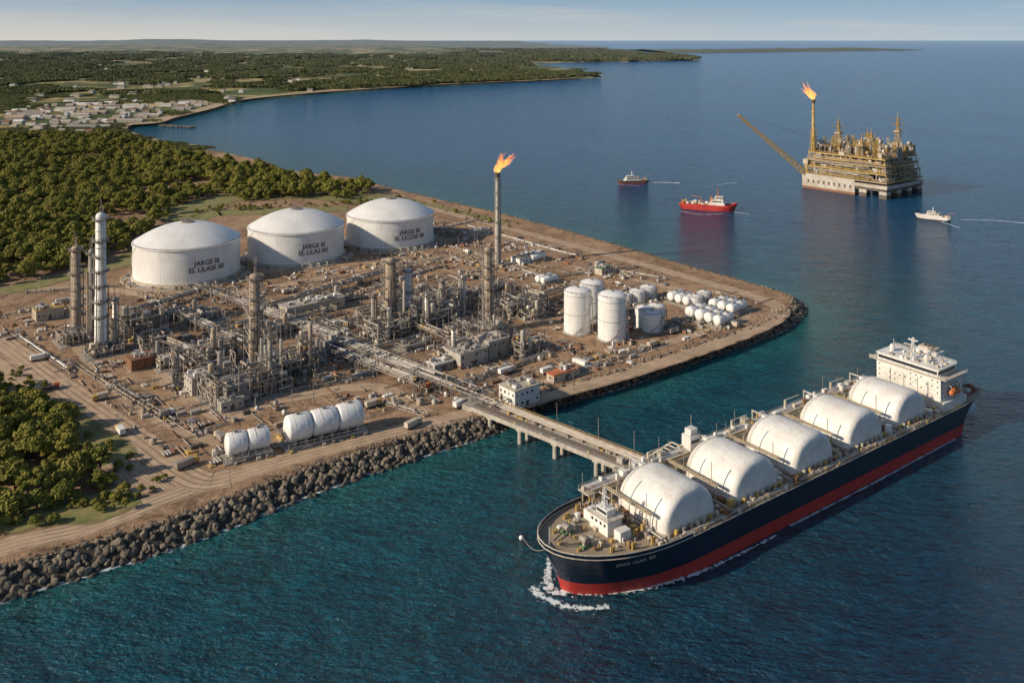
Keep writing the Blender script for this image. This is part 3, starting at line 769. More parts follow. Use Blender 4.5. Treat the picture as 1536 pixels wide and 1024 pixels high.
# ------------------------------------------------------------ buildings
def building(name,u,v,w,l,h,wall,roof,seed,ang=GA,z=LZ,fl=None):
    random.seed(seed); M=MB(); M.box(-w/2-.6,-l/2-.6,-.2,w/2+.6,l/2+.6,.25,CONC); M.box(-w/2,-l/2,.25,w/2,l/2,h,wall)
    M.box(-w/2-.4,-l/2-.4,h+.01,w/2+.4,l/2+.4,h+.5,roof)
    fl=fl or max(1,int(h/3.6)); fh=h/fl
    for f in range(fl):
        z0=f*fh+fh*.4
        for sgn in(-1,1):
            k=int(w/3.2)
            for i in range(k):
                x=-w/2+(i+.5)*w/k
                if R()<.55: q=U(.4,.8); M.box(x-q,sgn*(l/2-.05),z0,x+q,sgn*(l/2+.06),z0+1.1,GLASS)
            k=int(l/3.2)
            for i in range(k):
                y=-l/2+(i+.5)*l/k
                if R()<.55: q=U(.4,.8); M.box(sgn*(w/2-.05),y-q,z0,sgn*(w/2+.06),y+q,z0+1.1,GLASS)
    M.box(-1.1,-l/2-.1,.25,1.1,-l/2+.05,2.6,DARK)
    for _ in range(int(w*l/22)+2):
        cx=U(-w*.4,w*.4);cy=U(-l*.38,l*.38); M.bx(cx,cy,h+.5,U(1,3.5),U(1,3),U(.6,2.2),random.choice((STEEL,SILV,WHITE,CONC)))
    for _ in range(3):
        x=U(-w/2,w/2); M.pipe([(x,-l*.4,h+.9),(x,l*.4,h+.9)],.2,STEEL,6)
    M.rail([(-w/2,-l/2,h+.5),(w/2,-l/2,h+.5),(w/2,l/2,h+.5)],1.0,STEEL,w=.1)
    M.build(name,G(u,v,z),ang)
building('control_building',700,542,20,15,8,CONC2,CONC,1); building('substation_building',738,530,16,14,10,CONC,CONC2,2)
building('workshop_building',468,466,44,14,7,CREAM,CONC2,3); building('storage_shed',72,476,17,13,7,CREAM,YEL,4)
building('rusty_shed',213,549,15,11,6,RUST,RUST,5); building('process_building',300,585,13,12,9,CONC2,CONC,6)
building('process_building',352,600,14,12,10,CONC,CONC2,7); building('pump_house',345,612,12,7,5,CONC2,CONC2,8)
building('jetty_control_building',779,602,17,13,9,WHITE,CREAM,9); building('warehouse_building',790,392,26,12,5,WHITE,CONC,10)
building('storage_shed',720,352,22,10,5,CONC2,STEEL,11); building('storage_shed',905,410,12,8,5,CREAM,GREEN,12); building('orange_shed',845,566,20,6,4,CREAM,ORA,13)
building('storage_shed',500,495,14,8,4,WHITE,CONC2,14); building('storage_shed',660,552,13,8,4,CONC2,WHITE,15)

# ------------------------------------------------------------ white product tanks
def small_tank(u,v,r,h,seed):
    random.seed(seed); M=MB(); M.lathe((0,0,0),(0,0,1),[(0,r+1.2),(.7,r+1.0),(.7,r-.2)],28,CONC,False)
    M.lathe((0,0,.7),(0,0,1),[(0,r),(h,r)],36,WHITE2)
    for k in range(1,int(h/4)+1): M.lathe((0,0,.7+k*4),(0,0,1),[(-.15,r),(-.1,r+.12),(.1,r+.12),(.15,r)],36,STEEL if k%3==0 else WHITE,False)
    M.lathe((0,0,h+.7),(0,0,1),[(0,r),(r*.12,r*.8),(r*.22,r*.45),(r*.26,.01)],36,WHITE2)
    M.rail([(r*math.cos(k*math.pi/9),r*math.sin(k*math.pi/9),h+.7) for k in range(19)],1.1,STEEL,w=.12)
    M.bx(0,0,h+r*.2+.6,1.6,1.6,1.2,STEEL)
    pa=None
    for k in range(25):
        a=-2.6+k*.09; q=Vector(((r+.6)*math.cos(a),(r+.6)*math.sin(a),.7+h*k/24))
        if pa: M.bar(pa,q,.25,STEEL); M.bar(q,q+Vector((0,0,1.1)),.08,STEEL)
        pa=q
    M.pipe([(r*.5,-r*.95,h*.9),(r*.5,-r-.6,h*.9),(r*.5,-r-.6,1.2),(r*.5,-r-5,1.2)],.35,SILV,7)
    M.build('product_tank',G(u,v),GA)
for i,(u,v,r,h) in enumerate([(866,497,8.7,26),(887,478,8.2,24),(918,507,9.0,27),(966,490,6,12),(984,487,6,12),(978,496,6,11),(956,452,6,7),(972,446,6,7),(940,455,4,6),(1042,458,6,6),(1056,452,5,6)]): small_tank(u,v,r,h,i)
def bullet(name,u,v,L,r,nseg,ang,seed,n=1,gap=0):
    random.seed(seed); M=MB(); W_=n*2*r+(n-1)*gap
    for c in range(n):
        y=-W_/2+r+c*(2*r+gap); s=L/nseg
        for i in range(nseg):
            M.drum((-L/2+i*s-(.12*r if i else 0),y,r+1.6),(-L/2+(i+1)*s+.05*r,y,r+1.6),r*(1-.02*(i%2)),WHITE2,28,.3)
            for q in(.3,.7): 
                x=-L/2+(i+q)*s; M.lathe((x,y,r+1.6),(1,0,0),[(0,r+.005),(.03,r+.05),(.2,r+.05),(.23,r+.005)],28,WHITE,False)
                M.bx(x,y,.6,.9,r*1.7,r*.65,CONC2)
            x=-L/2+(i+.5)*s; M.bx(x,y,2*r+1.5,1.6,1.2,.9,STEEL); M.rail([(x-2,y-.9,2*r+1.5),(x+2,y-.9,2*r+1.5)],1.1,STEEL,w=.1)
    M.box(-L/2-1.2,-W_/2-1.6,.1,L/2+1.2,W_/2+1.6,.6,CONC)
    M.rail([(-L/2-1,-W_/2-1.5,.6),(L/2+1,-W_/2-1.5,.6)],1.4,STEEL,w=.16)
    for y in(-W_/2-1.0,W_/2+1.0,-W_/2-1.4): M.pipe([(-L/2,y,1.3+R()),(L/2,y,1.3+R())],.28,SILV,7)
    for i in range(int(L/3)):
        x=-L/2+i*3; M.bar((x,-W_/2-1.3,.6),(x,-W_/2-1.3,3.4),.22,STEEL)
    M.bar((-L/2,-W_/2-1.3,3.4),(L/2,-W_/2-1.3,3.4),.25,STEEL)
    for i in range(6): M.bx(U(-L/2,L/2),-W_/2-2.4,0,U(.7,2),U(.7,1.2),U(.6,1.6),random.choice((YEL,STEEL,CREAM)))
    M.build(name,G(u,v),ang)
bullet('pressure_vessel',486,655,38,6.1,3,math.radians(30),1); bullet('pressure_vessel',371,682,20,5.0,2,math.radians(28),2)
bullet('pressure_vessel',1052,478,18,3.6,2,GA,3,2,1); bullet('pressure_vessel',1078,486,16,3.2,2,GA,4,2,1); bullet('pressure_vessel',1092,466,18,3.2,2,GA,5,3,1); bullet('pressure_vessel',1025,455,14,3,1,GA,6,3,1)
bullet('pressure_vessel',800,390,16,2.5,1,GA,7,3,1); bullet('pressure_vessel',820,425,16,2.5,1,GA,8,2,1)

# ------------------------------------------------------------ trucks & yard equipment
def truck(u,v,ang,col,L=11):
    M=MB(); M.box(-L/2,-1.2,.8,L/2,1.2,1.2,DARK)
    M.box(L/2-2.3,-1.25,1.21,L/2,1.25,3.1,col); M.box(L/2-.9,-1.1,2.0,L/2+.05,1.1,2.9,GLASS); M.box(L/2-2.6,-1.1,3.11,L/2-.6,1.1,3.3,col)
    M.box(-L/2,-1.3,1.25,L/2-2.7,1.3,3.7,random.choice((WHITE,CREAM,ORA,STEEL)))
    for x in(-L/2+1.2,-L/2+2.4,L/2-1.5):
        for y in(-1.3,1.0): M.cyl((x,y,.55),(x,y+.35,.55),.55,DARK,12)
    M.build('truck',G(u,v),ang)
random.seed(77)
for u,v in [(150,600),(560,610),(870,548),(620,640),(690,610),(980,520),(1100,490),(430,440),(540,425),(820,560),(900,398),(330,660),(700,380),(640,585),(250,625),(60,540),(180,650),(280,700),(95,455),(1010,500),(760,560)]:
    truck(u,v,GA+random.choice((0,1.57,3.14,.2)),random.choice((WHITE,CREAM,YEL,CREAM)),U(7,11))
def tanker_truck(u,v,ang):
    M=MB(); M.box(-6,-1.2,.8,6,1.2,1.2,DARK); M.drum((-6,0,2.4),(3,0,2.4),1.2,CREAM,14); M.box(3.6,-1.25,1.21,6,1.25,3.2,ORA); M.box(5.2,-1.1,2,6.05,1.1,2.9,GLASS)
    for x in(-5,-3.7,4.6):
        for y in(-1.3,1.0): M.cyl((x,y,.55),(x,y+.35,.55),.55,DARK,12)
    M.build('tanker_truck',G(u,v),ang)
tanker_truck(70,585,.6);
plant=[G(u,v) for u,v in [(-40,478),(120,445),(330,425),(560,395),(640,330),(760,352),(900,390),(1140,455),(1130,480),(950,545),(820,580),(700,605),(560,630),(330,705),(250,690),(150,610),(60,545),(-20,500)]]
tk=[(G(281,411),52),(G(444.5,384),52),(G(585.5,362),51)]
M=MB(); cnt=0
while cnt<3000:
    x=U(min(p.x for p in plant),max(p.x for p in plant));y=U(min(p.y for p in plant),max(p.y for p in plant))
    if not inpoly(x,y,plant) or any((x-c.x)**2+(y-c.y)**2<r*r for c,r in tk): continue
    if noise.noise(Vector((x/30,y/30,9)))<-.12: continue
    cnt+=1; t=R(); e=rot2((1,0),GA if R()<.5 else GA+1.57); z=LZ; p=Vector((x,y,z))
    if t<.14:
        s=U(.5,1.6); M.lathe(p,(0,0,1),[(0,s),(s*U(.8,2),s),(s*2.05,s*.01)],10,random.choice((STEEL,STEEL,SILV,CONC2,CONC,TAN)))
    elif t<.45:
        L=U(4,20); r=U(.12,.35); M.cyl(p+Vector((0,0,.7)),p+e*L+Vector((0,0,.7)),r,random.choice((SILV,STEEL,TAN,RUST,CONC)),7)
    elif t<.78:
        w=U(.6,2.8);l=U(.8,6);h=U(.4,2.2); a=e*l/2;b=Vector((-e.y,e.x,0))*w/2
        M.add([p-a-b,p+a-b,p+a+b,p-a+b]+[q+Vector((0,0,h)) for q in(p-a-b,p+a-b,p+a+b,p-a+b)],[(4,5,6,7),(0,1,5,4),(1,2,6,5),(2,3,7,6),(3,0,4,7)],random.choice((CONC,CONC2,STEEL,RUST,TAN,DARK,DARK,YEL,RUST,GRAT,WHITE)))
    elif t<.94: M.bar(p,p+Vector((0,0,U(3,10))),.22,STEEL)
    else:
        for q in range(4): M.drum(p+Vector((-e.y,e.x,0))*q*1.4+Vector((0,0,.9)),p+Vector((-e.y,e.x,0))*q*1.4+e*U(3,6)+Vector((0,0,.9)),.55,random.choice((STEEL,SILV,RUST,CONC)),9)
M.build('yard_equipment')
random.seed(8)
for u,v in [(60,430),(180,450),(260,600),(470,600),(620,600),(520,410),(700,400),(850,380),(980,410),(1080,440),(960,540),(860,585),(40,480),(330,420),(210,300),(290,312)]:
    M=MB(); hh=U(11,15); M.cyl((0,0,0),(0,0,hh),.22,STEEL,8,r1=.12); M.bar((0,0,hh),(1.8,0,hh+.3),.15,STEEL); M.bx(2.2,0,hh+.1,1.2,.5,.25,SILV); M.bx(0,0,0,.9,.9,.5,CONC)
    M.build('lamp_post',G(u,v),R()*6)

# ------------------------------------------------------------ jetty trestle bridge
p0=Vector((-16,447,0));p1=Vector((67,372,0)); L=(p1-p0).length; a=math.atan2(p1.y-p0.y,p1.x-p0.x); ZB=8.6
M=MB(); M.box(0,-6.94,ZB-.99,L-2,6.94,ZB,CONC2)
M.box(0,-7.35,ZB-1.6,L-2,-6.95,ZB+.5,CONC2);M.box(0,6.95,ZB-1.6,L-2,7.35,ZB+.5,CONC2)
M.box(-14,-7,0,-.01,7,ZB-.02,CONC)
M.box(-2,-6.2,ZB,L-2,-.6,ZB+.06,GRAT)
for x in(12,32,54,78,98):
    for y in(-5.6,0,5.6): M.cyl((x,y,-5),(x,y,ZB-2.2),1.25,CONC2,16)
    M.box(x-1.6,-6.9,ZB-2.6,x+1.6,6.9,ZB-1.0,CONC2)
for i in range(12):
    x=i*L/12; M.box(x-.3,.2,ZB,x+.3,6.6,ZB+1.1,STEEL)
random.seed(4)
y=.5
while y<6.3:
    r=random.choice((.25,.35,.5)); M.pipe([(-4,y+r,ZB+1.1+r),(L-3,y+r,ZB+1.1+r)],r,random.choice((SILV,STEEL,TAN,SILV)),8); y+=2*r+.25
M.rail([(0,-6.9,ZB),(L-2,-6.9,ZB)],1.5,STEEL,w=.16); M.rail([(0,6.8,ZB+.3),(L-2,6.8,ZB+.3)],1.5,YEL,w=.16)
for x in(20,45,70,90): M.bar((x,6.6,ZB),(x,6.6,ZB+11),.25,STEEL); M.bar((x,6.6,ZB+11),(x,4.6,ZB+11),.2,STEEL)
for k in range(26): M.bx(U(2,L-4),random.choice((-6.2,-.2)),ZB+.06,U(.5,1.8),U(.4,1),U(.5,1.5),random.choice((STEEL,CONC,YEL,CREAM,DARK)))
M.box(L-22,-10,ZB-1.2,L-2,-7.4,ZB+.1,CONC); M.bx(L-14,-4,ZB+.06,5,3,3,WHITE); M.bx(L-22,-3.6,ZB+.06,3,2.4,2.6,CONC2)
for k in range(4):
    yy=-5+k*3.2
    M.cyl((L-6,yy,ZB),(L-6,yy,ZB+9),.5,CREAM,10); M.pipe([(L-6,yy,ZB+9),(L-1,yy,ZB+13),(L+5,yy,ZB+12.5),(L+5,yy,ZB+10)],.35,CREAM,8)
M.build('jetty_bridge',(p0.x,p0.y,0),a)
strip('dirt_road',[G(735,600),G(752,612),Vector((-12,444,0))],10,ROAD)

# ------------------------------------------------------------ ship hull loft
def loft(M,L,B,D,sheer,rake,la_wl,la_dk,mats,zred,stern=.12,nst=60,bul=0,draft=-3):
    zs_u=[draft,0,zred*.5,zred,zred+.001,zred+(D-zred)*.33,zred+(D-zred)*.66,1.0]
    def dz(x): t=max(0,1-x/(L*.16)); return D+sheer*t**1.2
    def half(x,f):
        la=la_wl+(la_dk-la_wl)*f; t=min(1,max(0,x/la)); e=.62-.12*f
        h=B/2*(1-(1-t)**2.1)**e if t<1 else B/2
        s=(L-x)/(L*stern)
        if s<1: s=max(s,0); h*= (f*.80+(1-f)*.12)+(1-(f*.80+(1-f)*.12))*math.sin(s*math.pi/2)
        return h
    rows=[]
    for i in range(nst+1):
        q=i/nst; x=L*(q if q>.25 else .25*(q/.25)**1.7)
        dd=dz(x); row=[]
        for j,z in enumerate(zs_u):
            zz=dd if j==7 else z
            f=max(0,min(1,zz/dd)); xx=x-rake*f**1.3*max(0,1-x/(L*.2))+ (1-f)*L*.012*(max(0,x/L-.8)/.2)*-2
            row.append((xx,half(x,f),zz))
        rows.append(row)
    m=len(zs_u)
    for sg in(-1,1):
        vs=[(p[0],p[1]*sg,p[2]) for r in rows for p in r]
        for j in range(m-1):
            fs=[]
            for i in range(nst):
                a=i*m+j; fs.append((a,a+m,a+m+1,a+1) if sg<0 else (a,a+1,a+m+1,a+m))
            M.add(vs,fs,mats[0] if j<3 else mats[1],True)
        e=[rows[i][m-1] for i in range(nst+1)]
        if bul:
            for i in range(nst):
                p,q=e[i],e[i+1]
                M.add([(p[0],p[1]*sg,p[2]),(q[0],q[1]*sg,q[2]),(q[0],q[1]*sg,q[2]+bul),(p[0],p[1]*sg,p[2]+bul)],[(0,1,2,3)],mats[1])
    r=rows[-1]; M.add([(p[0],-p[1],p[2]) for p in r]+[(p[0],p[1],p[2]) for p in r],[(j,j+1,m+j+1,m+j) for j in range(m-1)],mats[1])
    e=[r[m-1] for r in rows]
    M.add([(p[0],-p[1]*.995,p[2]-.15) for p in e]+[(p[0],p[1]*.995,p[2]-.15) for p in e],[(i,i+1,nst+1+i+1,nst+1+i) for i in range(nst)],mats[2])
    return e,half,dz

SA=math.atan2(.582,.813)
M=MB(); Ls=268; BB=42; DD=14
edge,half,dz=loft(M,Ls,BB,DD,3.5,8,60,36,(RED,NAVY,DECK),5.0,bul=0)
random.seed(17)
for sg in(-1,1):
    pts=[(p[0],p[1]*sg,p[2]) for p in edge]
    for p,q in zip(pts[:-1],pts[1:]):
        if p[0]<40:
            M.add([p,q,(q[0],q[1],q[2]+1.5),(p[0],p[1],p[2]+1.5)],[(0,1,2,3)],NAVY); M.bar((p[0],p[1],p[2]+1.5),(q[0],q[1],q[2]+1.5),.35,CREAM)
        else: M.rail([(p[0],p[1]*.985,p[2]-.1),(q[0],q[1]*.985,q[2]-.1)],1.5,random.choice((YEL,STEEL,CREAM)),w=.14)
        M.bar(p,q,.3,CREAM)
vs,fs=textmesh("JARGE  LILASE  BIIS",1.7)
def hx(x,z):
    f=z/dz(x); return x-8*f**1.3*max(0,1-x/(Ls*.2)), -half(x,f)-.08
M.add([(*hx(22+q.x,13.0+q.y),13.0+q.y) for q in vs],fs,CREAM)
random.seed(9)
def loaf(M,cx,y0,y1,a,h,z0):
    st=[(y0,.80),(y0+.15,.86),(y0+.5,.91),(y0+1.1,.95),(y0+2.0,.98),(y0+3.4,1)]
    far=[(y1,.62),(y1-.3,.72),(y1-1,.82),(y1-2.2,.9),(y1-4,.96),(y1-6.5,1)]
    mid=[(y0+3.4+(y1-6.5-y0-3.4)*k/6,1) for k in range(1,6)]
    rows=st+mid+list(reversed(far)); n=32; vs=[];fs=[]
    for y,s in rows:
        for k in range(n+1):
            t=math.pi*k/n; c=math.cos(t);sn=math.sin(t); ex=2/2.25
            x=a*(1-(1-s)*.8)*math.copysign(abs(c)**ex,c); z=(h-1.0)*s*abs(sn)**ex
            vs.append((cx+x,y,z0+1.0+z))
    for j in range(len(rows)-1):
        for k in range(n): q=j*(n+1)+k; fs.append((q,q+1,q+n+2,q+n+1))
    M.add(vs,fs,CARGO,True)
    for y,j,rv in((y0,0,0),(y1,len(rows)-1,1)):
        M.add([vs[j*(n+1)+k] for k in range(n+1)],[tuple(range(n+1))],CARGO,True)
    M.box(cx-a-.5,y0-.5,z0-.1,cx+a+.5,y1+.5,z0+1.1,CREAM)
TC=[49,87,125,163,201]
for cx in TC:
    loaf(M,cx,-16,12,14.0,14.2,DD)
    for k in range(8): M.bx(cx-13+k*3.7,-17.3,DD-.1,1.0,1.2,2.4,random.choice((CREAM,STEEL,YEL)))
    M.bx(cx,10,DD+11,2.2,2.2,2.4,WHITE); M.pipe([(cx,10,DD+13),(cx,17,DD+13),(cx,17,DD+7)],.4,SILV,8)
    pr=[Vector((cx+14.1*math.copysign(abs(math.cos(t))**.89,math.cos(t)),8,DD+1.05+12.8*abs(math.sin(t))**.89)) for t in [math.pi*k/14 for k in range(15)]]
    for p_,q_ in zip(pr[:-1],pr[1:]): M.bar(p_,q_,.12,CREAM); M.bar(p_+Vector((0,.9,0)),q_+Vector((0,.9,0)),.12,CREAM)
ZP=DD+6.5
M.box(24,13.6,ZP-.5,220,20,ZP,CONC2)
for x in range(26,220,6):
    for y in(13.9,19.7): M.bar((x,y,DD-.2),(x,y,ZP-.4),.5,CREAM)
    if R()<.7: M.bx(x,U(15.5,19),ZP,U(1.5,4.5),U(1.2,3),U(.8,3.2),random.choice((WHITE,CREAM,WHITE,SILV,STEEL)))
    if R()<.7: M.bx(x+2,U(14.5,19),ZP,U(.6,1.8),U(.6,1.8),U(1.5,4.5),random.choice((WHITE,YEL,CREAM,RUST,WHITE)))
    if R()<.4: M.bar((x,19.8,ZP),(x,19.8,ZP+U(4,9)),.2,STEEL)
for y,r in((14.5,.3),(15.3,.4),(16.2,.35),(17.2,.5),(18.3,.35),(19.1,.3)): M.pipe([(26,y,ZP+1.0),(216,y,ZP+1.0)],r,random.choice((SILV,WHITE,CREAM,STEEL)),8)
M.rail([(24,13.7,ZP),(218,13.7,ZP)],1.4,YEL,w=.14); M.rail([(24,19.9,ZP),(218,19.9,ZP)],1.4,CREAM,w=.14)
for i in range(6):
    x0=(TC[i-1]+TC[i])/2 if 0<i<5 else (32.5 if i==0 else 218)
    for k in range(18):
        M.bx(x0+U(-3.6,3.6),U(-19,18),DD-.15,U(.8,2.4),U(.8,3.5),U(.8,4.2),random.choice((WHITE,CREAM,STEEL,YEL,RUST,SILV)))
    M.pipe([(x0,-19,DD+1.5),(x0,14,DD+1.5)],.35,SILV,7); M.pipe([(x0+1.2,-18,DD+.9),(x0+1.2,18,DD+.9)],.3,CREAM,7)
    M.box(x0-1,-12,DD+7.5,x0+1,14,DD+7.7,CREAM); M.rail([(x0-1,-12,DD+7.7),(x0-1,14,DD+7.7)],1.2,YEL,w=.12)
    for y in(-11,0,10): M.bar((x0,y,DD),(x0,y,DD+7.5),.35,CREAM)
    M.bar((x0,-9,DD),(x0,-9,DD+U(12,17)),.35,CREAM); M.bar((x0-2,4,DD),(x0-2,4,DD+U(14,19)),.3,STEEL)
for y,r in((-18.3,.25),(-19.0,.3),(-19.7,.2)): M.pipe([(34,y,DD+.7),(216,y,DD+.7)],r,random.choice((RUST,SILV,CREAM)),7)
for k in range(150): M.bx(U(30,218),U(-20.4,-17.6),DD-.15,U(.4,1.6),U(.4,1.0),U(.4,1.8),random.choice((YEL,CREAM,STEEL,RUST,STEEL,WHITE)))
M.bx(84,16.5,ZP,6,5,7,WHITE); M.bx(84,16.5,ZP+7,4,3.5,2.5,WHITE); M.bar((84,16.5,ZP+9),(84,16.5,ZP+15),.3,STEEL); M.rail([(81,14,ZP+7),(87,14,ZP+7)],1.2,STEEL,w=.12)
M.box(81.5,13.93,ZP+4,86.5,14.02,ZP+5.3,GLASS)
for x in(60,112,150,186):
    M.cyl((x,18,ZP),(x,18,ZP+5),.6,CREAM,10); M.bar((x,18,ZP+5),(x+9,17,ZP+5.5),.4,CREAM)
zf=DD+2.6
M.box(17,-5,zf-2.5,24,5,zf+4.0,WHITE); M.box(16.4,-5.8,zf+4.01,24.6,5.8,zf+4.4,CREAM); M.box(18.5,-3,zf+4.41,22.5,3,zf+6.8,WHITE); M.box(18.4,-2.7,zf+5.2,18.52,2.7,zf+6.3,GLASS)
for y in(-3.4,-1.2,1.2,3.4): M.box(16.9,y-.5,zf+1.8,17.02,y+.5,zf+2.8,GLASS)
M.rail([(24.4,-5.6,zf+4.4),(16.6,-5.6,zf+4.4),(16.6,5.6,zf+4.4),(24.4,5.6,zf+4.4)],1.2,WHITE,w=.14)
M.lattice((20,0,zf+6.8),(20,0,zf+14),1.8,.8,4,WHITE,.22); M.bar((20,-3,zf+11),(20,3,zf+11),.25,WHITE)
for y in(-8.5,8.5): M.bx(21,y,zf-1.2,5,3.5,3.4,WHITE)
for y in(-5,5):
    M.cyl((6,y-1.6,zf+1.7),(6,y+1.6,zf+1.7),1.3,STEEL,14); M.bx(6,y,zf-.4,4,3.8,.9,GREEN); M.bx(8.6,y,zf,1.6,2.4,2.0,CREAM); M.pipe([(5,y,zf+.8),(-2,y*.4,zf+1)],.25,DARK,6)
for x,y in [(-1,0),(2,-7),(2,7),(12,-13),(12,13),(20,-15.5),(20,15.5),(28,-17),(28,17),(10,-9),(10,9),(26,-10),(26,10)]:
    M.cyl((x-.6,y,zf-1.5),(x-.6,y,zf+1.1),.4,YEL,8); M.cyl((x+.7,y,zf-1.5),(x+.7,y,zf+1.1),.4,YEL,8)
for k in range(75):
    x=U(4,33);w_=half(x,1)-2.5; y=U(-w_,w_); M.bx(x,y,dz(x)-.3,U(.4,1.7),U(.4,1.7),U(.4,1.7),random.choice((WHITE,CREAM,STEEL,YEL,STEEL,RUST)))
M.bar((-6,0,zf+1.5),(-6,0,zf+8),.2,WHITE)
sx0,sx1=224,246; zz=DD-.1
M.box(sx0,-19,zz,sx1,19,zz+4,WHITE); M.box(sx0+.8,-17,zz+4.01,sx1-.5,17,zz+15.5,WHITE)
M.box(sx0-.6,-20.5,zz+15.51,sx1-2,20.5,zz+16.0,CREAM); M.box(sx0+.2,-16,zz+16.01,sx1-5,16,zz+19.2,WHITE); M.box(sx0-.3,-16.8,zz+19.21,sx1-4.4,16.8,zz+19.7,WHITE)
M.box(sx0+.08,-15.5,zz+17.1,sx0+.25,15.5,zz+18.5,GLASS); M.box(sx0+.8,-16.08,zz+17.1,sx1-6,-15.95,zz+18.5,GLASS)
for f in range(4):
    z0=zz+5.0+f*2.7
    M.box(sx0+.7,-17.15,z0-1.0,sx1-.4,-17.01,z0-.85,CREAM); M.box(sx0+.65,-17,z0-1.0,sx0+.79,17,z0-.85,CREAM)
    for k in range(12):
        y=-15.5+k*2.8
        if R()<.6: M.box(sx0+.72,y-.32,z0+.1,sx0+.86,y+.32,z0+.8,GLASS)
    for k in range(7):
        x=sx0+2.5+k*2.7
        if R()<.7: q=U(.3,.6); M.box(x-q,-17.08,z0,x+q,-16.95,z0+.9,GLASS)
M.rail([(sx0-.5,-20.3,zz+16),(sx1-2,-20.3,zz+16)],1.2,WHITE,w=.14); M.rail([(sx0-.5,-20.3,zz+16),(sx0-.5,20.3,zz+16)],1.2,WHITE,w=.14)
M.rail([(sx0,-16.5,zz+19.7),(sx1-5,-16.5,zz+19.7),(sx1-5,16.5,zz+19.7)],1.1,WHITE,w=.12)
for z0 in(zz+4.02,zz+7.6,zz+11.2):
    M.box(sx1-.49,-17,z0,sx1+4,17,z0+.3,CREAM); M.rail([(sx1+3.8,-17,z0+.3),(sx1+3.8,17,z0+.3)],1.1,WHITE,w=.12)
M.box(sx1-4.9,-6,zz+16.01,sx1+3,6,zz+21,WHITE); M.box(sx1-3,-4.5,zz+21.01,sx1+1.5,4.5,zz+22.5,CREAM)
for y in(-2,0,2): M.cyl((sx1-1,y,zz+22.5),(sx1-1,y,zz+24),.6,DARK,10)
M.lattice((sx0+6,0,zz+19.7),(sx0+6,0,zz+30),2.0,.8,5,WHITE,.25); M.bar((sx0+6,-5,zz+26),(sx0+6,5,zz+26),.3,WHITE); M.bx(sx0+6,0,zz+28.6,.8,5,.5,WHITE)
for x,y in((sx0+4,-9),(sx0+5,10)): M.bar((x,y,zz+19.7),(x,y,zz+27),.2,WHITE); M.lathe((x+2,y+2,zz+19.7),(0,0,1),[(0,.6),(1.5,1.3),(2.6,1.3),(3.6,.7),(3.9,.01)],12,WHITE)
for k in range(24): M.bx(U(sx0+1,sx1-6),U(-15,15),zz+19.7,U(.5,2),U(.5,2),U(.4,1.5),random.choice((WHITE,CREAM,STEEL)))
for y in(-19.0,): 
    M.drum((sx0+6,y,zz+7.8),(sx0+15,y,zz+7.8),1.4,ORA,14,.9); M.bx(sx0+10.5,y,zz+8.8,4,1.7,1.2,ORA); M.bar((sx0+7,y+2,zz+11),(sx0+7,y,zz+11),.3,WHITE); M.bar((sx0+14,y+2,zz+11),(sx0+14,y,zz+11),.3,WHITE)
    M.bar((sx0+7,y,zz+11),(sx0+7,y,zz+9),.15,WHITE);M.bar((sx0+14,y,zz+11),(sx0+14,y,zz+9),.15,WHITE)
M.box(251,-15.5,DD-.1,266,15.5,DD+.05,DECKR)
for k in range(50): M.bx(U(251,265),U(-14,14),DD,U(.6,2.2),U(.6,2.2),U(.6,2.4),random.choice((ORA,YEL,GREEN,WHITE,RUST,STEEL)))
M.bar((267,0,DD),(267,0,DD+6),.2,WHITE)
M.build('gas_carrier_ship',(18,309,0),SA)
def shipP(x,y,z=0): q=rot2((x,y),SA); return Vector((18+q.x,309+q.y,z))
strip('bow_wave_foam',[shipP(-4,1),shipP(2,-3),shipP(12,-10.5),shipP(26,-17),shipP(50,-22),shipP(90,-23)],10,FOAMB,z=.35,wend=2)
strip('bow_wave_foam',[shipP(-5,1),shipP(-1,7),shipP(4,13),shipP(10,20)],9,FOAMB,z=.32,wend=4)
strip('bow_wave_foam',[shipP(-8,8),shipP(-8,0),shipP(-3,-10),shipP(7,-17)],8,FOAMB,z=.29,wend=5)
strip('stern_wake',[shipP(264,-12),shipP(276,-6),shipP(290,6)],10,FOAM2,z=.3,wend=16)
strip('hull_wash',[shipP(100,-22.0),shipP(160,-22.2),shipP(230,-21.5)],2.4,FOAM2,z=.31)
M=MB(); q0=shipP(-6,3,15); q1=G(782,808,0); M.lathe((q1.x,q1.y,-.5),(0,0,1),[(0,.2),(.6,.9),(1.4,.9),(2.0,.2)],12,WHITE)
pp=[q0.lerp(Vector((q1.x,q1.y,1.5)),t/8)-Vector((0,0,2.5*math.sin(math.pi*t/8))) for t in range(9)]; M.pipe(pp,.07,CREAM,5); M.build('mooring_buoy')

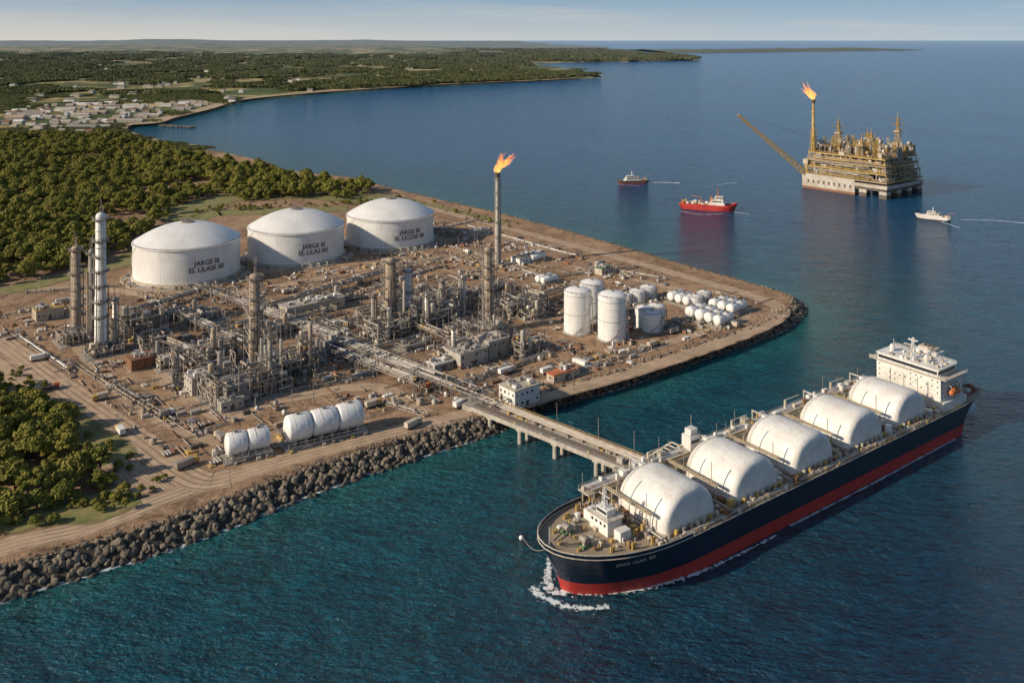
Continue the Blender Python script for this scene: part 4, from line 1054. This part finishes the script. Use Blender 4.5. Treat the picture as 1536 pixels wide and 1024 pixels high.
# ------------------------------------------------------------ other vessels
def boat(name,u,v,L,B,ang,hull,sx,sh,seed,mats=None):
    random.seed(seed); M=MB(); D=L*.075
    e,hf,dzz=loft(M,L,B,D,D*.7,L*.06,L*.35,L*.22,(RED if hull is not WHITE else DARK,hull,DECKR if hull is ORA or hull is RED else CREAM),D*.3,nst=24,bul=.03*L,draft=-1)
    w=B*.38; x0=L*sx; l=L*sh
    M.box(x0,-w,D-.2,x0+l,w,D+L*.06,WHITE); M.box(x0+l*.08,-w*.85,D+L*.06,x0+l*.8,w*.85,D+L*.12,WHITE); M.box(x0+l*.06,-w*.9,D+L*.12,x0+l*.85,w*.9,D+L*.128,CREAM)
    M.box(x0+l*.12,-w*.65,D+L*.128,x0+l*.6,w*.65,D+L*.18,WHITE); M.box(x0+l*.12-.08,-w*.6,D+L*.145,x0+l*.12+.05,w*.6,D+L*.17,GLASS)
    for sg in(-1,1):
        M.box(x0+l*.15,sg*(w*.65-.02),D+L*.145,x0+l*.55,sg*(w*.65+.08),D+L*.17,GLASS); M.box(x0+l*.15,sg*(w*.85-.02),D+L*.08,x0+l*.75,sg*(w*.85+.06),D+L*.1,GLASS)
    M.lattice((x0+l*.45,0,D+L*.18),(x0+l*.45,0,D+L*.32),L*.02,L*.008,4,ORA if hull is RED else WHITE,L*.004+.05)
    M.bar((x0+l*.45,-w*.5,D+L*.26),(x0+l*.45,w*.5,D+L*.26),.15,WHITE)
    M.cyl((x0+l*.85,0,D),(x0+l*.85,0,D+L*.17),L*.02,ORA if hull is RED else STEEL,10)
    a,b=(x0+l+L*.03,L*.95)
    if b-a>L*.1:
        for k in range(40): M.bx(U(a,b),U(-w,w),D-.1,U(.02,.06)*L,U(.02,.05)*L,U(.01,.08)*L,random.choice((ORA,YEL,CREAM,WHITE,WHITE,STEEL)))
        M.bar((a+L*.08,0,D),(a+L*.12,0,D+L*.14),L*.008+.1,ORA); M.bar((a+L*.12,0,D+L*.14),(a+L*.3,0,D+L*.17),L*.006+.1,ORA)
    else:
        for k in range(6): M.bx(U(L*.1,x0),U(-w*.4,w*.4),D,U(.02,.04)*L,U(.02,.04)*L,L*.03,CREAM)
    M.rail([(L*.03,-B*.2,D*1.6),(x0,-w,D+.5)],L*.025,WHITE,w=.12)
    p=G(u,v,0); c=rot2((L/2,0),ang); M.build(name,(p.x-c.x,p.y-c.y,0),ang); return p
boat('supply_vessel',1060,314,62,15,math.radians(158),RED,.16,.30,1)
boat('patrol_boat',950,275,42,11,math.radians(10),DARK,.2,.55,2)
boat('motor_yacht',1401,329,34,10,math.radians(-32),WHITE,.25,.5,3)
def wake(pts,w,wend): strip('boat_wake',[G(u,v,0) for u,v in pts],w,FOAM2,z=.3,wend=wend)
wake([(970,275),(990,274),(1020,275)],9,18); wake([(1102,319),(1112,320),(1124,321)],8,4)
wake([(1412,333),(1424,337),(1440,342)],7,4); wake([(1020,317),(1050,322),(1085,321)],4,5); wake([(1440,330),(1490,331),(1536,335)],5,10)
wake([(1075,278),(1090,276),(1105,274)],3,5); wake([(928,277),(935,278),(960,279)],4,4)

# ------------------------------------------------------------ offshore platform
random.seed(31)
PA=math.radians(38)
M=MB(); PW,PL=88,116
HULLW=paint('platform_base_paint',(.5,.46,.4),(.38,.33,.27),.1,.6,streak=(.25,.13,.08),sa=.8)
for i in range(4):
    for j in range(5):
        if 0<i<3 and 0<j<4: continue
        x=5+i*(PW-10)/3;y=5+j*(PL-10)/4
        M.box(x-5,y-5,-6,x+5,y+5,5,DARK); M.box(x-5,y-5,5.01,x+5,y+5,11.9,HULLW)
M.box(0,0,9,PW,PL,12,DARK)
M.box(-1,PL*.36,3,8,PL+1,19,HULLW); M.box(-1.1,PL*.36-.1,-2,8.1,PL+1.1,3,RUST); M.box(8.01,0,12.01,PW,PL,14,DARK); M.box(-1,-1,12.02,PW+1,PL*.36-.2,16,HULLW)
for k in range(9): M.box(-1.15,PL*.4+k*7.5,8,-1.0,PL*.4+k*7.5+2.5,12,DARK)
levels=[20,30,39,48]
for li,z in enumerate(levels):
    ins=li*1.6
    M.box(ins,ins,z-1.0,PW-ins,PL-ins,z,GRAT)
    M.box(ins-.4,ins-.4,z-1.2,PW-ins+.4,ins-.01,z+.1,TAN if li%2 else YEL); M.box(ins-.4,ins,z-1.2,ins-.01,PL-ins+.4,z+.1,YEL if li%2 else TAN)
    M.rail([(PW-ins,ins,z+.2),(ins,ins,z+.2),(ins,PL-ins,z+.2)],2.0,random.choice((YEL,CREAM)),step=4,w=.25)
    if li<3:
        zn=levels[li+1]-1.2; xs_=[ins+2+(PW-2*ins-4)*k/7 for k in range(8)]; ys_=[ins+2+(PL-2*ins-4)*k/9 for k in range(10)]
        for x in xs_:
            for y in ys_:
                if x in(xs_[0],xs_[-1]) or y in(ys_[0],ys_[-1]): M.bar((x,y,z),(x,y,zn),.9,random.choice((CREAM,STEEL,YEL,TAN,YEL)))
        for k in range(7):
            if R()<.7: M.bar((xs_[k],ys_[0],z),(xs_[k+1],ys_[0],zn),.5,random.choice((YEL,CREAM,STEEL)))
        for k in range(9):
            if R()<.7: M.bar((xs_[0],ys_[k],z),(xs_[0],ys_[k+1],zn),.5,random.choice((YEL,CREAM,STEEL)))
        for k in range(80):
            x=U(ins+5,PW-ins-3) if k%2 else ins+U(4,14); y=U(ins+5,PL-ins-3) if k%2==0 else ins+U(4,14)
            t=R(); m_=random.choice((CREAM,CONC2,STEEL,YEL,SILV,CONC,RUST,DARK,TAN,WHITE,DARK))
            if t<.5: M.bx(x,y,z,U(2,7),U(2,7),U(2,8),m_)
            elif t<.8: r=U(.8,2.2); M.drum((x-U(3,6),y,z+r+1),(x+U(3,6),y,z+r+1),r,m_,10)
            else: r=U(.8,2.2); M.drum((x,y,z),(x,y,z+U(4,8)),r,m_,10)
        for k in range(10):
            zz_=z+U(1,8); y=ins-.5-R(); M.pipe([(U(0,PW*.5),y,zz_),(U(PW*.5,PW),y,zz_)],U(.2,.45),random.choice((YEL,SILV,STEEL,YEL,TAN)),6)
            M.pipe([(y,U(0,PL*.5),zz_),(y,U(PL*.5,PL),zz_)],U(.2,.45),random.choice((YEL,SILV,STEEL,YEL,TAN)),6)
z=48
for k in range(200):
    x=U(6,PW-6);y=U(6,PL-6);t=R();m_=random.choice((WHITE,CREAM,YEL,STEEL,SILV,YEL,TAN,CONC2,STEEL,DARK,STEEL))
    nn_=noise.noise(Vector((x/22,y/22,2)))
    hh=U(2,8)+(12*nn_ if nn_>0 else 0)+(6 if x>45 and y<60 else 0)
    if t<.32: M.bx(x,y,z,U(2,7),U(2,7),hh,m_); M.rail([(x-2,y-2,z+hh),(x+2,y-2,z+hh)],1.5,YEL,w=.2)
    elif t<.55: r=U(.8,2.2); M.drum((x-4,y,z+hh),(x+4,y,z+hh),r,m_,10); M.bar((x-3,y,z),(x-3,y,z+hh),.5,STEEL); M.bar((x+3,y,z),(x+3,y,z+hh),.5,STEEL)
    elif t<.68: M.drum((x,y,z),(x,y,z+hh+5),U(.7,1.8),m_,10)
    elif t<.88: M.lattice((x,y,z),(x,y,z+U(8,22)),3.5,2.8,5,random.choice((YEL,CREAM,STEEL,YEL)),.32)
    else: M.bar((x,y,z),(x,y,z+U(12,26)),.4,random.choice((YEL,STEEL,CREAM)))
for k in range(4): M.lathe((U(30,60),U(40,90),z+9),(0,0,1),[(0,2),(2,3.6),(5,3.6),(7,2),(8,.01)],14,WHITE)
for k in range(22):
    x=U(3,PW-12);y=U(3,PL-12); zq=z+U(5,14); M.rail([(x,y,zq),(x+10,y,zq)],2,random.choice((YEL,STEEL)),w=.22); M.rail([(x,y,zq),(x,y+8,zq)],2,YEL,w=.22); M.box(x,y,zq-.5,x+10,y+8,zq-.01,GRAT); 
    for a_,b_ in((1,1),(9,7),(1,7),(9,1)): M.bar((x+a_,y+b_,z),(x+a_,y+b_,zq-.5),.45,random.choice((CREAM,YEL,STEEL)))
    M.bar((x+1,y+1,z),(x+9,y+1,zq-.5),.35,STEEL)
def mast(x,y,h):
    M.lattice((x,y,z),(x,y,z+h*.6),9,4,7,YEL,.5); M.bx(x,y,z+h*.6,8,8,2,TAN); M.rail([(x-4,y-4,z+h*.6+2),(x+4,y-4,z+h*.6+2),(x+4,y+4,z+h*.6+2)],2,YEL,w=.3)
    M.lattice((x,y,z+h*.6+2),(x,y,z+h),3,1,5,YEL,.5); M.bar((x-7,y+5,z+h*.82),(x+7,y-5,z+h*.82),.8,YEL); M.bar((x-4,y+3,z+h*.95),(x+4,y-3,z+h*.95),.6,YEL); M.cyl((x,y,z+h),(x,y,z+h+7),.3,YEL,6)
mast(22,78,42); mast(68,22,48); mast(50,48,26); mast(12,40,22); mast(80,70,24)
fx,fy=8,106
M.lathe((fx,fy,48),(0,0,1),[(0,3.0),(20,2.6),(21,2.0),(66,1.6)],14,YEL); M.lathe((fx,fy,112),(0,0,1),[(0,2.2),(5,2.6),(5,1)],14,DARK,False)
for q in(20,36,52): M.lathe((fx,fy,48+q),(0,0,1),[(0,2),(0,3.6),(.7,3.6),(.7,2)],12,YEL,False)
M.lattice((fx,fy,48),(fx,fy,78),7,5,6,YEL,.4)
M.cyl((2,112,16),(2,112,32),3,YEL,12); M.bx(2,112,32,7,7,6,CREAM)
cb=Vector((0,114,20)); 
org=Vector((459,1062,0)); tl=rot2((Vector((298,1143,97))-org).xy,-PA); tl.z=97
M.lattice(cb,tl,6,2.4,20,YEL,.65); M.bar((6,104,66),tl,.2,DARK); M.bar((6,104,66),cb.lerp(tl,.5),.2,DARK); M.lattice((6,104,48),(6,104,68),4,2,4,YEL,.5)
M.bar(tl,tl-Vector((0,0,14)),.25,DARK)
M.lathe((PW-2,PL*.4,42),(0,0,1),[(0,1),(0,11),(1,11),(1,.01)],8,CONC,False)
ob=M.build('offshore_platform',(459,1062,0),PA)
fw=rot2((fx,fy),PA)
M=MB(); flame(M,(0,0,0),23,(-11,0),8); M.build('platform_flare_flame',(459+fw.x,1062+fw.y,116.5))

# ------------------------------------------------------------ town
random.seed(55)
M=MB(); k=0
while k<170:
    x=U(min(p.x for p in townpoly),max(p.x for p in townpoly));y=U(min(p.y for p in townpoly),max(p.y for p in townpoly))
    if not inpoly(x,y,townpoly) or not inpoly(x,y-25,landpoly) or not inpoly(x+25,y,landpoly): continue
    k+=1; w=U(8,24);l=U(8,18);h=U(3,7); 
    if R()<.12: w*=3; l*=1.6
    wm=random.choice((WHITE,CREAM,CONC2,CONC)); rm=random.choice((WHITE,CONC2,CONC,STEEL,CONC2,TAN,RUST))
    M.box(x-w/2,y-l/2,LZ,x+w/2,y+l/2,LZ+h,wm)
    M.add([(x-w/2-.5,y-l/2-.5,LZ+h+.02),(x+w/2+.5,y-l/2-.5,LZ+h+.02),(x+w/2+.5,y+l/2+.5,LZ+h+.02),(x-w/2-.5,y+l/2+.5,LZ+h+.02),(x-w/2,y,LZ+h+l*.2),(x+w/2,y,LZ+h+l*.2)],[(0,1,5,4),(2,3,4,5),(0,4,3),(1,2,5)],rm)
M.build('coastal_town')
M=MB(); k=0
while k<200:
    d=U(2600,7500); x=U(-.6,.0)*d
    if not inpoly(x,d,landpoly): continue
    k+=1; w=U(12,34); M.bx(x,d,LZ,w,U(12,25),U(5,9.9),random.choice((WHITE,CREAM,CONC2)))
    M.bx(x,d,LZ+10,w*.9,10,2,CONC)
M.build('distant_farmhouses')

# ------------------------------------------------------------ world, sun, camera
w=bpy.data.worlds.new('World'); scene.world=w; w.use_nodes=True; nt=w.node_tree; bg=nt.nodes['Background']
sky=nt.nodes.new('ShaderNodeTexSky'); sky.sky_type='NISHITA'; sky.sun_disc=False
el=math.atan2(SZ,math.hypot(SX,SY)); sky.sun_elevation=el; sky.sun_rotation=math.atan2(SX,SY); sky.dust_density=.6; sky.ozone_density=1.5; sky.altitude=100
tc=nt.nodes.new('ShaderNodeTexCoord'); sp=nt.nodes.new('ShaderNodeSeparateXYZ'); nt.links.new(tc.outputs['Generated'],sp.inputs[0])
zz=sp.outputs[2]
hz=mixc(nt,ramp(nt,sp.outputs[0],-.6,.5),(7.0,6.5,5.6),(4.4,5.4,6.3))
up=(2.1,3.6,5.2)
g=mixc(nt,ramp(nt,zz,.0,.055),hz,up)
cl=ntex(nt,3.0,5,tc.outputs['Generated'],.6,mscale=(1,1,16))
g=mixc(nt,ramp(nt,cl,.48,.68,0,.4),g,(6.2,6.2,6.0))
c=mixc(nt,ramp(nt,zz,.04,.3,.95,0),sky.outputs[0],g)
nt.links.new(c,bg.inputs[0]); bg.inputs[1].default_value=.10
sl=bpy.data.lights.new('sun','SUN'); sl.energy=5.0; sl.angle=math.radians(.5); sl.color=(1,.86,.67)
so=bpy.data.objects.new('sun',sl); scene.collection.objects.link(so); so.rotation_euler=Vector((SX,SY,SZ)).to_track_quat('Z','Y').to_euler()
cd=bpy.data.cameras.new('camera'); cd.sensor_width=36; cd.lens=36*F/1536; cd.shift_y=-(512-HY)/1536; cd.clip_start=2; cd.clip_end=500000
co=bpy.data.objects.new('camera',cd); scene.collection.objects.link(co); co.location=(0,0,H); co.rotation_euler=(math.pi/2,0,0); scene.camera=co
scene.view_settings.view_transform='Standard'; scene.view_settings.look='None'; scene.view_settings.exposure=0
